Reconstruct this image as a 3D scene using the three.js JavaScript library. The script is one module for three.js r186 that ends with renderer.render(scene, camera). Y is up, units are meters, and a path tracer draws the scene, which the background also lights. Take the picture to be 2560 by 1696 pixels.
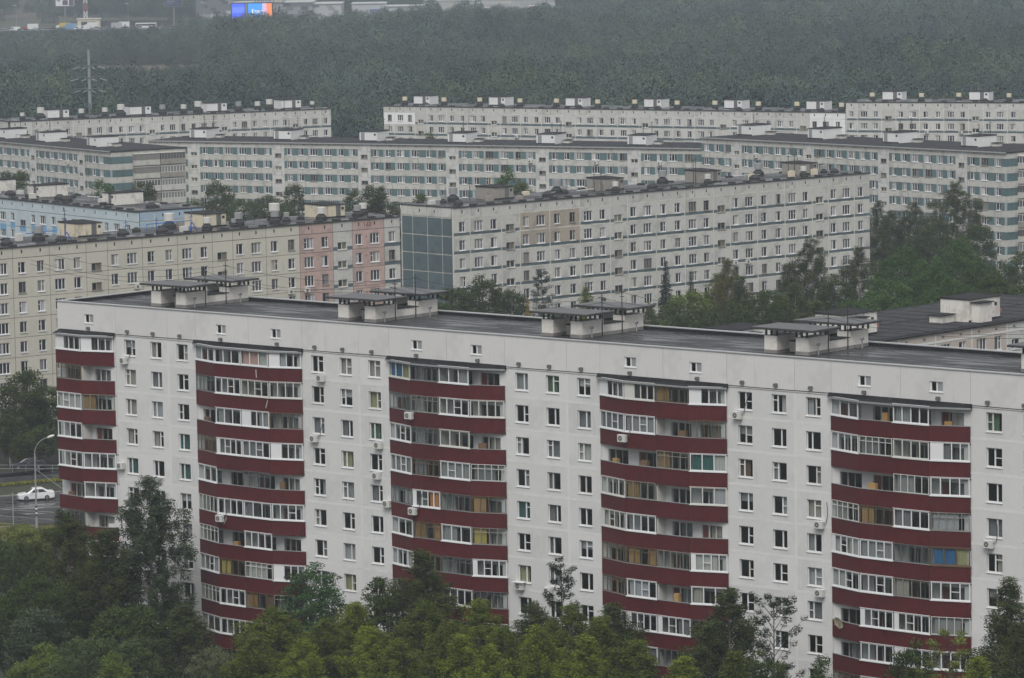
import * as THREE from 'three';
import { mergeGeometries } from 'three/addons/utils/BufferGeometryUtils.js';

// ---------- camera, sky, sun, exposure ----------
const scene = new THREE.Scene();
const camera = new THREE.PerspectiveCamera(9.5225, 1024 / 678, 1, 9000);
camera.position.set(0, 75.2, 0);
camera.rotation.set(-0.1091, 0, -0.0166, 'YXZ');

{ // overcast sky: brightest at the zenith, pale grey towards the horizon
  const W = 256, H = 128, d = new Float32Array(W * H * 4);
  for (let y = 0; y < H; y++) for (let x = 0; x < W; x++) {
    const s = Math.sin(((y + 0.5) / H - 0.5) * Math.PI), up = Math.max(0, s);
    const a = x / W * Math.PI * 2;
    const cloud = 1 + 0.05 * Math.sin(a * 3 + up * 9) * Math.sin(a * 5 - up * 14 + 1) * (1 - up);
    const l = (1 + 2 * up) / 3 * cloud * (s < 0 ? Math.max(0.35, 1 + s * 4) : 1), i = (y * W + x) * 4;
    d[i] = 0.72 * l; d[i + 1] = 0.74 * l; d[i + 2] = 0.77 * l; d[i + 3] = 1;
  }
  const t = new THREE.DataTexture(d, W, H, THREE.RGBAFormat, THREE.FloatType);
  t.mapping = THREE.EquirectangularReflectionMapping; t.magFilter = t.minFilter = THREE.LinearFilter; t.needsUpdate = true;
  scene.background = t; scene.environment = t;
}
const sun = new THREE.DirectionalLight(new THREE.Color(1, 0.975, 0.94), 1.5);
sun.position.set(-90, 900, 260); sun.target.position.set(0, 0, -450);
sun.castShadow = true; sun.shadow.radius = 60; sun.shadow.mapSize.set(2048, 2048);
Object.assign(sun.shadow.camera, { left: -400, right: 400, top: 400, bottom: -400, near: 10, far: 3000 });
scene.add(sun, sun.target);
scene.fog = new THREE.FogExp2(new THREE.Color(0.82, 0.91, 1.0), 0.00016);

const renderer = new THREE.WebGLRenderer({ antialias: true });
renderer.setSize(1024, 678);
renderer.toneMapping = THREE.LinearToneMapping;
renderer.toneMappingExposure = 1.4;
renderer.shadowMap.enabled = true;

// ---------- helpers ----------
function rng(seed) { let a = seed >>> 0; return () => { a = (a + 0x6d2b79f5) | 0; let t = Math.imul(a ^ (a >>> 15), 1 | a); t = (t + Math.imul(t ^ (t >>> 7), 61 | t)) ^ t; return ((t ^ (t >>> 14)) >>> 0) / 4294967296; }; }
const R = rng(7);
const rr = (a, b) => a + (b - a) * R();
const pick = (l, r = R) => l[Math.floor(r() * l.length)];
const C = (r, g, b) => new THREE.Color().setRGB(r, g, b);
const taken = new Map();
function numbered(n) { const k = taken.get(n) ?? 0; taken.set(n, k + 1); return k ? n + '_' + String(k).padStart(3, '0') : n; }
function shade(o) { o.castShadow = true; o.receiveShadow = true; return o; }
function part(name, geo, mat, parent, x = 0, y = 0, z = 0, ry = 0) {
  const m = shade(new THREE.Mesh(geo, mat)); m.name = name; m.position.set(x, y, z); if (ry) m.rotation.y = ry; parent.add(m); return m;
}
function tag(o, label, category, group) { o.userData.label = label; o.userData.category = category; if (group) o.userData.group = group; return o; }
function thing(name, label, category, x = 0, y = 0, z = 0, ry = 0, group) {
  const g = new THREE.Group(); g.name = numbered(name); g.position.set(x, y, z); g.rotation.y = ry; scene.add(g); return tag(g, label, category, group);
}
function struct(name, geo, mat, kind = 'structure') { const m = shade(new THREE.Mesh(geo, mat)); m.name = numbered(name); m.userData.kind = kind; scene.add(m); return m; }

// geometry collector: boxes, prisms, quads, tubes; uv in metres by the way a face points
class Geo {
  constructor() { this.p = []; this.n = []; this.uv = []; this.i = []; }
  quad(a, b, c, d, ou = 0, ov = 0) {
    const ux = b[0] - a[0], uy = b[1] - a[1], uz = b[2] - a[2], vx = d[0] - a[0], vy = d[1] - a[1], vz = d[2] - a[2];
    let nx = uy * vz - uz * vy, ny = uz * vx - ux * vz, nz = ux * vy - uy * vx; const l = Math.hypot(nx, ny, nz) || 1; nx /= l; ny /= l; nz /= l;
    const s = this.p.length / 3, ax = Math.abs(nx), ay = Math.abs(ny), az = Math.abs(nz);
    for (const q of [a, b, c, d]) {
      this.p.push(q[0], q[1], q[2]); this.n.push(nx, ny, nz);
      if (ay >= ax && ay >= az) this.uv.push(q[0] + ou, q[2] + ov); else if (az >= ax) this.uv.push(q[0] + ou, q[1] + ov); else this.uv.push(q[2] + ou, q[1] + ov);
    }
    this.i.push(s, s + 1, s + 2, s, s + 2, s + 3); return this;
  }
  box(x0, x1, y0, y1, z0, z1) {
    const ou = x0 * 0.0, P = (x, y, z) => [x, y, z];
    this.quad(P(x0, y0, z1), P(x1, y0, z1), P(x1, y1, z1), P(x0, y1, z1), ou);
    this.quad(P(x1, y0, z0), P(x0, y0, z0), P(x0, y1, z0), P(x1, y1, z0), ou);
    this.quad(P(x1, y0, z1), P(x1, y0, z0), P(x1, y1, z0), P(x1, y1, z1), ou);
    this.quad(P(x0, y0, z0), P(x0, y0, z1), P(x0, y1, z1), P(x0, y1, z0), ou);
    this.quad(P(x0, y1, z1), P(x1, y1, z1), P(x1, y1, z0), P(x0, y1, z0), ou);
    this.quad(P(x0, y0, z0), P(x1, y0, z0), P(x1, y0, z1), P(x0, y0, z1), ou);
    return this;
  }
  // vertical prism over a plan polygon [[x,z],...] given counter-clockwise seen from above with z towards the viewer
  prism(poly, y0, y1, yTop) {
    const n = poly.length, top = (k) => (yTop ? yTop[k] : y1);
    for (let k = 0; k < n; k++) { const j = (k + 1) % n, a = poly[k], b = poly[j]; this.quad([a[0], y0, a[1]], [b[0], y0, b[1]], [b[0], top(j), b[1]], [a[0], top(k), a[1]]); }
    for (let k = 1; k < n - 1; k++) {
      const a = poly[0], b = poly[k], c = poly[k + 1];
      this.tri([a[0], top(0), a[1]], [b[0], top(k), b[1]], [c[0], top(k + 1), c[1]]); this.tri([a[0], y0, a[1]], [c[0], y0, c[1]], [b[0], y0, b[1]]);
    }
    return this;
  }
  tri(a, b, c) {
    const ux = b[0] - a[0], uy = b[1] - a[1], uz = b[2] - a[2], vx = c[0] - a[0], vy = c[1] - a[1], vz = c[2] - a[2];
    let nx = uy * vz - uz * vy, ny = uz * vx - ux * vz, nz = ux * vy - uy * vx; const l = Math.hypot(nx, ny, nz) || 1;
    const s = this.p.length / 3; for (const q of [a, b, c]) { this.p.push(...q); this.n.push(nx / l, ny / l, nz / l); this.uv.push(q[0], Math.abs(ny) > 0.6 * l ? q[2] : q[1]); } this.i.push(s, s + 1, s + 2); return this;
  }
  tube(pts, r0, r1 = r0, seg = 5) {
    const n = pts.length, base = this.p.length / 3, T = new THREE.Vector3(), U = new THREE.Vector3(), V = new THREE.Vector3();
    for (let k = 0; k < n; k++) {
      const a = pts[Math.max(0, k - 1)], b = pts[Math.min(n - 1, k + 1)]; T.set(b[0] - a[0], b[1] - a[1], b[2] - a[2]).normalize();
      U.set(Math.abs(T.y) > 0.9 ? 1 : 0, Math.abs(T.y) > 0.9 ? 0 : 1, 0).cross(T).normalize(); V.crossVectors(T, U);
      const r = r0 + (r1 - r0) * (k / (n - 1));
      for (let s = 0; s <= seg; s++) { const f = s / seg * Math.PI * 2, c = Math.cos(f), q = Math.sin(f), x = U.x * c + V.x * q, y = U.y * c + V.y * q, z = U.z * c + V.z * q; this.p.push(pts[k][0] + x * r, pts[k][1] + y * r, pts[k][2] + z * r); this.n.push(x, y, z); this.uv.push(s / seg * r * 6, pts[k][1]); }
    }
    for (let k = 0; k < n - 1; k++) for (let s = 0; s < seg; s++) { const a = base + k * (seg + 1) + s, b = a + seg + 1; this.i.push(a, a + 1, b, a + 1, b + 1, b); }
    return this;
  }
  cyl(x, z, y0, y1, r0, r1 = r0, seg = 12) {
    const ring = (r, y) => Array.from({ length: seg }, (_, s) => { const f = -s / seg * Math.PI * 2; return [x + Math.cos(f) * r, y, z + Math.sin(f) * r]; });
    const a = ring(r0, y0), b = ring(r1, y1);
    for (let s = 0; s < seg; s++) { const t = (s + 1) % seg; this.quad(a[s], a[t], b[t], b[s]); }
    for (let s = 1; s < seg - 1; s++) { this.tri(b[0], b[s], b[s + 1]); this.tri(a[0], a[s + 1], a[s]); }
    return this;
  }
  build(ou = 0, ov = 0) {
    const g = new THREE.BufferGeometry(), uv = Float32Array.from(this.uv); if (ou || ov) for (let k = 0; k < uv.length; k += 2) { uv[k] += ou; uv[k + 1] += ov; }
    g.setAttribute('position', new THREE.Float32BufferAttribute(this.p, 3)); g.setAttribute('normal', new THREE.Float32BufferAttribute(this.n, 3)); g.setAttribute('uv', new THREE.BufferAttribute(uv, 2)); g.setIndex(this.i); return g;
  }
}
const box = (x0, x1, y0, y1, z0, z1, ou, ov) => new Geo().box(x0, x1, y0, y1, z0, z1).build(ou, ov);
const cache = new Map();
const cached = (key, make) => { if (!cache.has(key)) cache.set(key, make()); return cache.get(key); };
// wall panel w x h with openings [x0,x1,y0,y1], front face at z = 0, chamfer-free; uv offset by variant
function panelGeo(w, h, holes, t = 0.3, variant = 0) {
  return cached(['panel', w.toFixed(2), h.toFixed(2), t, variant, holes.map((q) => q.map((v) => v.toFixed(2)).join(',')).join(';')].join('|'), () => {
    const s = new THREE.Shape([[0, 0], [w, 0], [w, h], [0, h]].map((q) => new THREE.Vector2(...q)));
    for (const [x0, x1, y0, y1] of holes) s.holes.push(new THREE.Path([[x0, y0], [x0, y1], [x1, y1], [x1, y0]].map((q) => new THREE.Vector2(...q))));
    const g = new THREE.ExtrudeGeometry(s, { depth: t, bevelEnabled: false }); g.translate(0, 0, -t);
    const uv = g.attributes.uv; for (let k = 0; k < uv.count; k++) uv.setXY(k, uv.getX(k) + variant * 3.37, uv.getY(k) + variant * 5.11); return g;
  });
}

// ---------- textures ----------
function noiseTile(n, cells, oct, seed) { // periodic value noise, 0..1
  const out = new Float32Array(n * n); let amp = 1, tot = 0;
  for (let o = 0; o < oct; o++) {
    const cx = Array.isArray(cells) ? cells[0] << o : cells << o, cy = Array.isArray(cells) ? cells[1] << o : cells << o, r = rng(seed + o * 31), g = Float32Array.from({ length: cx * cy }, r);
    for (let y = 0; y < n; y++) { const fy = y / n * cy, iy = Math.floor(fy), ty = fy - iy, sy = ty * ty * (3 - 2 * ty); for (let x = 0; x < n; x++) { const fx = x / n * cx, ix = Math.floor(fx), tx = fx - ix, sx = tx * tx * (3 - 2 * tx), a = g[(iy % cy) * cx + ix % cx], b = g[(iy % cy) * cx + (ix + 1) % cx], c = g[((iy + 1) % cy) * cx + ix % cx], d = g[((iy + 1) % cy) * cx + (ix + 1) % cx]; out[y * n + x] += amp * (a + (b - a) * sx + (c - a) * sy + (a - b - c + d) * sx * sy); } }
    tot += amp; amp *= 0.55;
  }
  for (let k = 0; k < out.length; k++) out[k] /= tot; return out;
}
function texture(n, size, f, srgb = true) { // f(k,x,y) -> grey or [r,g,b] in 0..1 ; size = metres a tile
  const d = new Uint8Array(n * n * 4);
  for (let y = 0; y < n; y++) for (let x = 0; x < n; x++) { const k = y * n + x, v = f(k, x, y), c = Array.isArray(v) ? v : [v, v, v]; for (let q = 0; q < 3; q++) d[k * 4 + q] = Math.max(0, Math.min(255, c[q] * 255)); d[k * 4 + 3] = 255; }
  const t = new THREE.DataTexture(d, n, n); t.wrapS = t.wrapT = THREE.RepeatWrapping; t.repeat.set(1 / size, 1 / size); t.magFilter = THREE.LinearFilter; t.minFilter = THREE.LinearMipmapLinearFilter; t.generateMipmaps = true; if (srgb) t.colorSpace = THREE.SRGBColorSpace; t.needsUpdate = true; return t;
}
const nA = noiseTile(512, 6, 5, 11), nB = noiseTile(512, 40, 3, 12), nS = noiseTile(512, [48, 3], 3, 13), nC = noiseTile(512, 3, 4, 14), nF = noiseTile(512, 96, 2, 15), nL = noiseTile(512, [3, 22], 4, 16);
const sm = (a, b, v) => { const t = Math.max(0, Math.min(1, (v - a) / (b - a))); return t * t * (3 - 2 * t); };
const T = {
  plaster: texture(512, 9, (k) => 0.965 - 0.035 * sm(0.5, 0.75, nA[k]) - 0.05 * sm(0.58, 0.8, nS[k]) * sm(0.4, 0.7, nC[k]) + 0.03 * (nF[k] - 0.5)),
  concrete: texture(512, 8, (k) => { const v = 0.95 - 0.1 * sm(0.48, 0.75, nA[k]) - 0.16 * sm(0.57, 0.8, nS[k]) * sm(0.35, 0.7, nC[k]) + 0.06 * (nF[k] - 0.5) + 0.05 * (nC[k] - 0.5); return [v, v * 0.995, v * 0.98]; }),
  stained: texture(512, 6, (k) => { const v = 0.97 - 0.12 * sm(0.5, 0.75, nA[k]) - 0.28 * sm(0.55, 0.8, nS[k]) * sm(0.42, 0.7, nC[k]) + 0.06 * (nB[k] - 0.5); return [v, v * 0.985, v * 0.96]; }),
  felt: texture(512, 7, (k, x, y) => { const seam = (x % 73 < 2 || y % 256 < 2) ? -0.16 : 0; return 0.72 + 0.25 * (nA[k] - 0.5) + 0.2 * (nC[k] - 0.5) + 0.15 * (nF[k] - 0.5) + seam + 0.22 * sm(0.6, 0.72, nB[k]) * sm(0.5, 0.6, nA[k]); }),
  wet: texture(512, 11, (k) => 0.22 + 0.66 * sm(0.36, 0.56, nL[k] * 0.7 + nC[k] * 0.3) + 0.1 * (nF[k] - 0.5), false),
  red: texture(512, 6, (k, x) => { const v = 0.92 - 0.14 * sm(0.5, 0.75, nA[k]) - 0.1 * sm(0.55, 0.8, nS[k]) + 0.05 * (nF[k] - 0.5); return [v, v * 0.99, v]; }),
  ribs: texture(256, 1.2, (k, x) => (x % 32 < 20 ? 1 : 0.2), false),
  grain: texture(512, 3, (k) => 0.5 + 0.5 * (nF[k] - 0.5) + 0.5 * (nB[k] - 0.5), false),
  grass: texture(512, 24, (k) => { const v = 0.6 + 0.5 * (nB[k] - 0.5) + 0.5 * (nA[k] - 0.5) + 0.2 * (nF[k] - 0.5); return [v + 0.12 * (nC[k] - 0.5), v, v * 0.9]; }),
  asphalt: texture(512, 10, (k) => 0.75 + 0.3 * (nA[k] - 0.5) + 0.25 * (nF[k] - 0.5) + 0.2 * (nC[k] - 0.5)),
};
const std = (color, o = {}) => new THREE.MeshStandardMaterial({ color, roughness: 0.85, ...o });
const phys = (color, o = {}) => new THREE.MeshPhysicalMaterial({ color, roughness: 0.85, ...o });
// a few tones of one paint
const tones = (r, g, b, o, n = 4, amp = 0.05) => Array.from({ length: n }, (_, k) => { const f = 1 + amp * ((k + 0.5) / n * 2 - 1); return std(C(r * f, g * f, b * f), o); });
const M = {
  wallWhite: tones(0.72, 0.71, 0.70, { map: T.plaster, bumpMap: T.grain, bumpScale: 0.004 }, 5, 0.055),
  attic: tones(0.72, 0.705, 0.69, { map: T.plaster, bumpMap: T.grain, bumpScale: 0.004 }, 4, 0.03),
  seamWhite: std(C(0.77, 0.765, 0.745), { map: T.plaster }),
  sealant: std(C(0.74, 0.72, 0.66), { map: T.concrete }),
  darkSeam: std(C(0.12, 0.11, 0.1)),
  red: tones(0.105, 0.0065, 0.0075, { map: T.red, bumpMap: T.ribs, bumpScale: 0.012, roughness: 0.55 }, 4, 0.08),
  cap: std(C(0.5, 0.5, 0.5), { metalness: 0.3, roughness: 0.45, map: T.plaster }),
  slab: std(C(0.3, 0.29, 0.28), { map: T.concrete }),
  felt: phys(C(0.075, 0.075, 0.078), { map: T.felt, roughness: 0.75, roughnessMap: T.wet, specularIntensity: 0.6 }),
  feltDark: phys(C(0.05, 0.05, 0.053), { map: T.felt, roughness: 0.95, specularIntensity: 0.25 }),
  feltStrip: phys(C(0.085, 0.085, 0.092), { map: T.felt, roughness: 0.9, specularIntensity: 0.3 }),
  houseFar: std(C(0.84, 0.835, 0.82), { map: T.plaster }),
  sheet: phys(C(0.075, 0.077, 0.082), { map: T.stained, roughness: 0.42 }),
  steel: std(C(0.05, 0.05, 0.05), { roughness: 0.6, metalness: 0.4 }),
  galv: std(C(0.3, 0.305, 0.31), { roughness: 0.5, metalness: 0.1 }),
  white: std(C(0.74, 0.74, 0.74), { roughness: 0.45 }),
  offwhite: std(C(0.62, 0.61, 0.57), { roughness: 0.55 }),
  oldWood: std(C(0.3, 0.28, 0.25), { roughness: 0.8, map: T.concrete }),
  brownWood: std(C(0.16, 0.1, 0.055), { roughness: 0.75, map: T.stained }),
  ochre: std(C(0.33, 0.2, 0.07), { roughness: 0.75, map: T.stained }),
  greyMetal: std(C(0.13, 0.13, 0.13), { roughness: 0.6 }),
  glass: phys(C(0.93, 0.95, 0.95), { transmission: 1, thickness: 0, roughness: 0.03, ior: 1.5 }),
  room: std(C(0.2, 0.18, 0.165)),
  concrete: tones(0.64, 0.63, 0.61, { map: T.concrete, bumpMap: T.grain, bumpScale: 0.006 }, 5, 0.07),
  houseWhite: std(C(0.8, 0.79, 0.77), { map: T.stained }),
  houseGrey: std(C(0.34, 0.325, 0.3), { map: T.stained }),
  houseCream: std(C(0.74, 0.68, 0.54), { map: T.stained }),
  black: std(C(0.02, 0.02, 0.02), { roughness: 0.7 }),
};
M.doorRed = std(C(0.13, 0.035, 0.022), { roughness: 0.6 });
M.stairPane = phys(C(0.17, 0.16, 0.115), { roughness: 0.2 });
M.pane = [phys(C(0.02, 0.022, 0.025), { roughness: 0.06 }), phys(C(0.045, 0.045, 0.05), { roughness: 0.06 }), phys(C(0.1, 0.1, 0.1), { roughness: 0.12 }), phys(C(0.22, 0.215, 0.2), { roughness: 0.2 }), phys(C(0.035, 0.04, 0.055), { roughness: 0.06 })];
const paneFar = (r) => M.pane[[0, 0, 1, 1, 1, 2, 2, 3, 4][Math.floor(r() * 9)]];
M.curtain = [C(0.5, 0.49, 0.47), C(0.3, 0.3, 0.3), C(0.2, 0.2, 0.21), C(0.38, 0.35, 0.3), C(0.42, 0.42, 0.44)].map((c) => std(c, { roughness: 1, side: THREE.DoubleSide }));
M.curtainTint = { green: std(C(0.09, 0.17, 0.1)), teal: std(C(0.04, 0.13, 0.12)), blue: std(C(0.03, 0.14, 0.3)), yellow: std(C(0.48, 0.38, 0.1)), orange: std(C(0.55, 0.22, 0.06)), pink: std(C(0.6, 0.36, 0.32)), olive: std(C(0.36, 0.34, 0.18)), brown: std(C(0.16, 0.1, 0.06)), red: std(C(0.4, 0.06, 0.05)), bamboo: std(C(0.42, 0.27, 0.11), { map: T.stained }) };

// ---------- ground ----------
{
  const g = new THREE.PlaneGeometry(9000, 9000, 1, 1); g.rotateX(-Math.PI / 2); g.translate(0, 0, -3000);
  const uv = g.attributes.uv, p = g.attributes.position; for (let k = 0; k < uv.count; k++) uv.setXY(k, p.getX(k), p.getZ(k));
  struct('ground', g, std(C(0.05, 0.06, 0.028), { map: T.grass, roughness: 1 }));
}

// ---------- the long white block with red balconies ----------
// local frame: x along the facade, y up, z towards the viewer; windows of the top storey have their top at y = 34.05
const FLOOR = 2.8, PER = 24.25, TOPW = 34.05, WINH = 1.52, WINW = 1.48, ROWS = 12;
const front = thing('apartment_block', 'long white twelve-storey block with stacked dark red balconies and a flat black roof', 'building', -36.5166, 0, -380.8974, -0.7123);
{
  const U0 = -9.07, U1 = 112, D = 12.75, r = rng(101);
  // window frames: outer frame, mullion, optional transom in the narrow sash
  const frameGeo = (v) => cached('fw' + v, () => {
    const g = new Geo(), f = 0.065, w = WINW - 0.02, h = WINH - 0.02, split = [0.9, 0.55, 0.74, 0.95][v % 4], z0 = -0.2, z1 = -0.13;
    g.box(0, w, 0, f, z0, z1).box(0, w, h - f, h, z0, z1).box(0, f, f, h - f, z0, z1).box(w - f, w, f, h - f, z0, z1).box(split - 0.055, split + 0.055, f, h - f, z0, z1 + 0.01);
    if (v >= 4) { const y = v >= 8 ? 1.02 : 0.72, a = split > 0.7 ? split + 0.055 : f, b = split > 0.7 ? w - f : split - 0.055; g.box(a, b, y - 0.03, y + 0.03, z0, z1); }
    return g.build();
  });
  const paneGeo = cached('fp', () => box(0.03, WINW - 0.05, 0.03, WINH - 0.05, -0.18, -0.172));
  const sillGeo = cached('fs', () => new Geo().prism([[-0.04, 0.07], [-0.04, -0.14], [WINW + 0.04, -0.14], [WINW + 0.04, 0.07]].reverse(), -0.075, -0.01, [-0.045, -0.01, -0.01, -0.045]).build());
  const drape = (x0, x1, y0, y1) => cached(['dr', x0, x1, y0, y1].join(), () => { const g = new Geo(), n = Math.max(4, Math.round((x1 - x0) / 0.09)); for (let k = 0; k < n; k++) { const a = x0 + (x1 - x0) * k / n, b = x0 + (x1 - x0) * (k + 1) / n, za = -0.32 - 0.035 * (k % 2), zb = -0.32 - 0.035 * ((k + 1) % 2); g.quad([a, y0, za], [b, y0, zb], [b, y1, zb], [a, y1, za]); } return g.build(); });
  const frameMat = () => (r() < 0.86 ? M.white : M.offwhite);
  function frontWindow(u, y) { // y = bottom of the opening
    const v = Math.floor(r() * 12), w = part('window', frameGeo(v), frameMat(), front, u + 0.01, y + 0.01, 0);
    part('pane', paneGeo, M.glass, w); part('sill', sillGeo, M.white, w);
    const q = r();
    if (q < 0.26) part('curtain', drape(0.05, 1.4, 0.05, 1.45), pick(M.curtain, r), w);
    else if (q < 0.4) part('curtain', drape(0.05, 0.6, 0.05, 1.45), pick(M.curtain, r), w);
    else if (q < 0.5) part('curtain', drape(0.85, 1.4, 0.05, 1.45), pick(M.curtain, r), w);
    else if (q < 0.6) part('blind', cached('bl', () => box(0.08, 1.38, 0.75, 1.45, -0.33, -0.31)), pick(M.curtain, r), w);
    else if (q < 0.67) part('curtain', drape(0.05, 1.0, 0.05, 1.45), pick([M.curtainTint.green, M.curtainTint.olive, M.curtainTint.teal, M.curtainTint.brown], r), w);
    return w;
  }
  // wall panels and windows: groups of three windows between the balcony stacks
  const cols = [0, 3.5, 6.98];
  const G = 0.02; // half a joint
  const rowY = (k) => TOPW - FLOOR * k - WINH; // bottom of the window opening in row k
  const panelY0 = (k) => 31.9 - FLOOR * k, y0of = (k) => (k === ROWS - 1 ? 0.02 : panelY0(k));
  const seams = new Geo();
  for (let s = 0; s < 5; s++) for (let k = 0; k < ROWS; k++) {
    const b = s * PER, shift = s === 4 ? 0.35 : 0, py = y0of(k), ph = (k === 0 ? 34.4 : panelY0(k) + FLOOR) - py, wy = rowY(k) - py;
    const A0 = b - 1.15, A1 = b + 5.87, A2 = b + 9.55;
    part('wall_panel', panelGeo(A1 - A0 - 2 * G, ph - 2 * G, [0, 3.5].map((u) => [u + shift + 1.15 - G, u + shift + 1.15 - G + WINW, wy - G, wy - G + WINH]), 0.35, Math.floor(r() * 4)), pick(M.wallWhite, r), front, A0 + G, py + G, 0);
    part('wall_panel', panelGeo(A2 - A1 - 2 * G, ph - 2 * G, [[6.98 + shift - 5.87 - G, 6.98 + shift - 5.87 - G + WINW, wy - G, wy - G + WINH]], 0.35, Math.floor(r() * 4)), pick(M.wallWhite, r), front, A1 + G, py + G, 0);
    for (const u of cols) frontWindow(b + u + shift, rowY(k));
    // painted-over joint bands, slightly proud
    if (k < ROWS - 1) seams.box(A0, A1 - 0.12, panelY0(k) - 0.11, panelY0(k) + 0.11, -0.1, 0.006).box(A1 + 0.12, A2, panelY0(k) - 0.11, panelY0(k) + 0.11, -0.1, 0.006);
  }
  for (let s = 0; s < 5; s++) seams.box(s * PER + 5.75, s * PER + 5.99, 0.1, 34.4, -0.1, 0.004);
  part('joint_bands', seams.build(), M.seamWhite, front);
  part('wall_panel', box(106.6, U1, 0, 34.38, -0.35, 0), M.wallWhite[2], front);

  // attic storey: panels, small two-part windows, vent boxes, ledge, cable
  const atticCuts = [U0]; for (let s = 0; s < 5; s++) atticCuts.push(s * PER - 1.1, s * PER + 5.87, s * PER + 9.57, s * PER + 16.4); atticCuts.push(5 * PER - 14);
  const edges = [...atticCuts.filter((v) => v < U1), U1], aw = [-5.35]; for (let s = 0; s < 5; s++) aw.push(s * PER + 12.25, s * PER + 19.24);
  for (let k = 0; k < edges.length - 1; k++) {
    const a = edges[k], b = edges[k + 1], w = b - a - 0.03, holes = aw.filter((u) => u > a && u + 1.26 < b).map((u) => [u - a - 0.015, u - a + 1.245, 35.33 - 34.44, 36.16 - 34.44]);
    part('attic_panel', panelGeo(w, 2.74, holes, 0.3, Math.floor(r() * 4)), pick(M.attic, r), front, a + 0.015, 34.44, 0.02);
  }
  const atFrame = cached('atf', () => new Geo().box(0, 1.26, 0, 0.06, -0.16, -0.08).box(0, 1.26, 0.77, 0.83, -0.16, -0.08).box(0, 0.14, 0.06, 0.77, -0.16, -0.08).box(1.2, 1.26, 0.06, 0.77, -0.16, -0.08).box(0.6, 0.72, 0.06, 0.77, -0.16, -0.07).build());
  for (const u of aw) {
    if (u + 1.3 > U1) continue;
    const w = part('attic_window', atFrame, M.white, front, u, 35.33, 0.02);
    part('shutter', box(0.72, 1.2, 0.06, 0.77, -0.15, -0.1), M.galv, w); part('sill', box(-0.04, 1.3, -0.07, 0, -0.1, 0.05), M.white, w);
    part('pane', box(0.14, 0.6, 0.06, 0.77, -0.14, -0.132), M.glass, w);
  }
  part('ledge', box(U0, U1, 34.385, 34.435, -0.3, 0.06), M.seamWhite, front);
  const cab = []; for (let u = U0; u < U1; u += 2.2) cab.push([u, 34.52 + 0.03 * Math.sin(u * 3.1), 0.06]); part('cable', new Geo().tube(cab, 0.028, 0.028, 4).build(), M.steel, front);
  const ventU = [-4.75]; for (let s = 0; s < 5; s++) ventU.push(s * PER + 0.56, s * PER + 4.0, s * PER + 7.55, s * PER + 12.9, s * PER + 20.1);
  for (const u of ventU) if (u < 110) part('vent_box', cached('vb', () => new Geo().box(-0.17, 0.17, -0.14, 0.08, 0.02, 0.26).box(-0.13, 0.13, 0.08, 0.13, 0.02, 0.22).build()), M.greyMetal, front, u, 34.85, 0);

  // roof, parapet, back and end walls, floors inside
  part('roof', box(U0 + 0.3, U1 - 0.3, 36.5, 36.9, -D + 0.3, -0.3), M.felt, front);
  part('parapet_cap', new Geo().box(U0 - 0.06, U1, 37.19, 37.27, -0.36, 0.09).build(), M.cap, front);
  part('parapet_cap', new Geo().box(U0 - 0.06, U1, 37.19, 37.27, -D - 0.09, -D + 0.36).build(), M.cap, front);
  part('parapet_cap', new Geo().box(U0 - 0.06, U0 + 0.36, 37.192, 37.272, -D + 0.36, -0.36).build(), M.cap, front);
  part('parapet_flashing', new Geo().box(U0 + 0.28, U1, 36.9, 37.19, -D + 0.25, -D + 0.31).box(U0 + 0.28, U0 + 0.34, 36.9, 37.19, -D + 0.31, -0.3).box(U0 + 0.34, U1, 36.9, 37.19, -0.31, -0.284).build(), M.feltDark, front);
  part('back_wall', box(U0, U1, 0, 37.19, -D, -D + 0.25), M.wallWhite[1], front);
  part('end_wall', box(U0, U0 + 0.28, 0, 37.19, -D + 0.25, -0.29), M.wallWhite[3], front);
  part('end_wall', box(U1 - 0.28, U1 - 0.01, 0, 37.19, -D + 0.25, -0.36), M.wallWhite[3], front);
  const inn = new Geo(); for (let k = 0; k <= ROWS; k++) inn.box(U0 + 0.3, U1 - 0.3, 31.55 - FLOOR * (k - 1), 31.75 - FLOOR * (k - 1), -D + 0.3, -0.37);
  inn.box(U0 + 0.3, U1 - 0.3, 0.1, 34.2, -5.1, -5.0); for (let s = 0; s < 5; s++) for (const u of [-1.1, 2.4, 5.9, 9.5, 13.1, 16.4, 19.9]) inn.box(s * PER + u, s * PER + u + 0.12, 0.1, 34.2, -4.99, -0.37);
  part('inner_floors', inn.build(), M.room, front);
  part('plinth', box(U0, U1, 0, 0.8, 0.01, 0.06), M.slab, front);
  part('gas_pipe', new Geo().tube([[-1.1, 3.5, 0.12], [20, 3.5, 0.12], [50, 3.5, 0.12], [100, 3.5, 0.12]], 0.05, 0.05, 6).build(), M.ochre, front);

  // ---------- balconies ----------
  // plan of a stack: [x, projection]
  const plan = [[9.57, 0.12], [13.1, 1.18], [16.45, 1.2], [20.0, 1.18], [23.15, 0.1]];
  const planL = [[-8.45, 0.95], [-4.75, 1.2], [-1.35, 0.1]];
  const RT = 32.78, RB = 31.4, GH = 1.44; // rail top, bottom of the red band, height of the glazed opening
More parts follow.
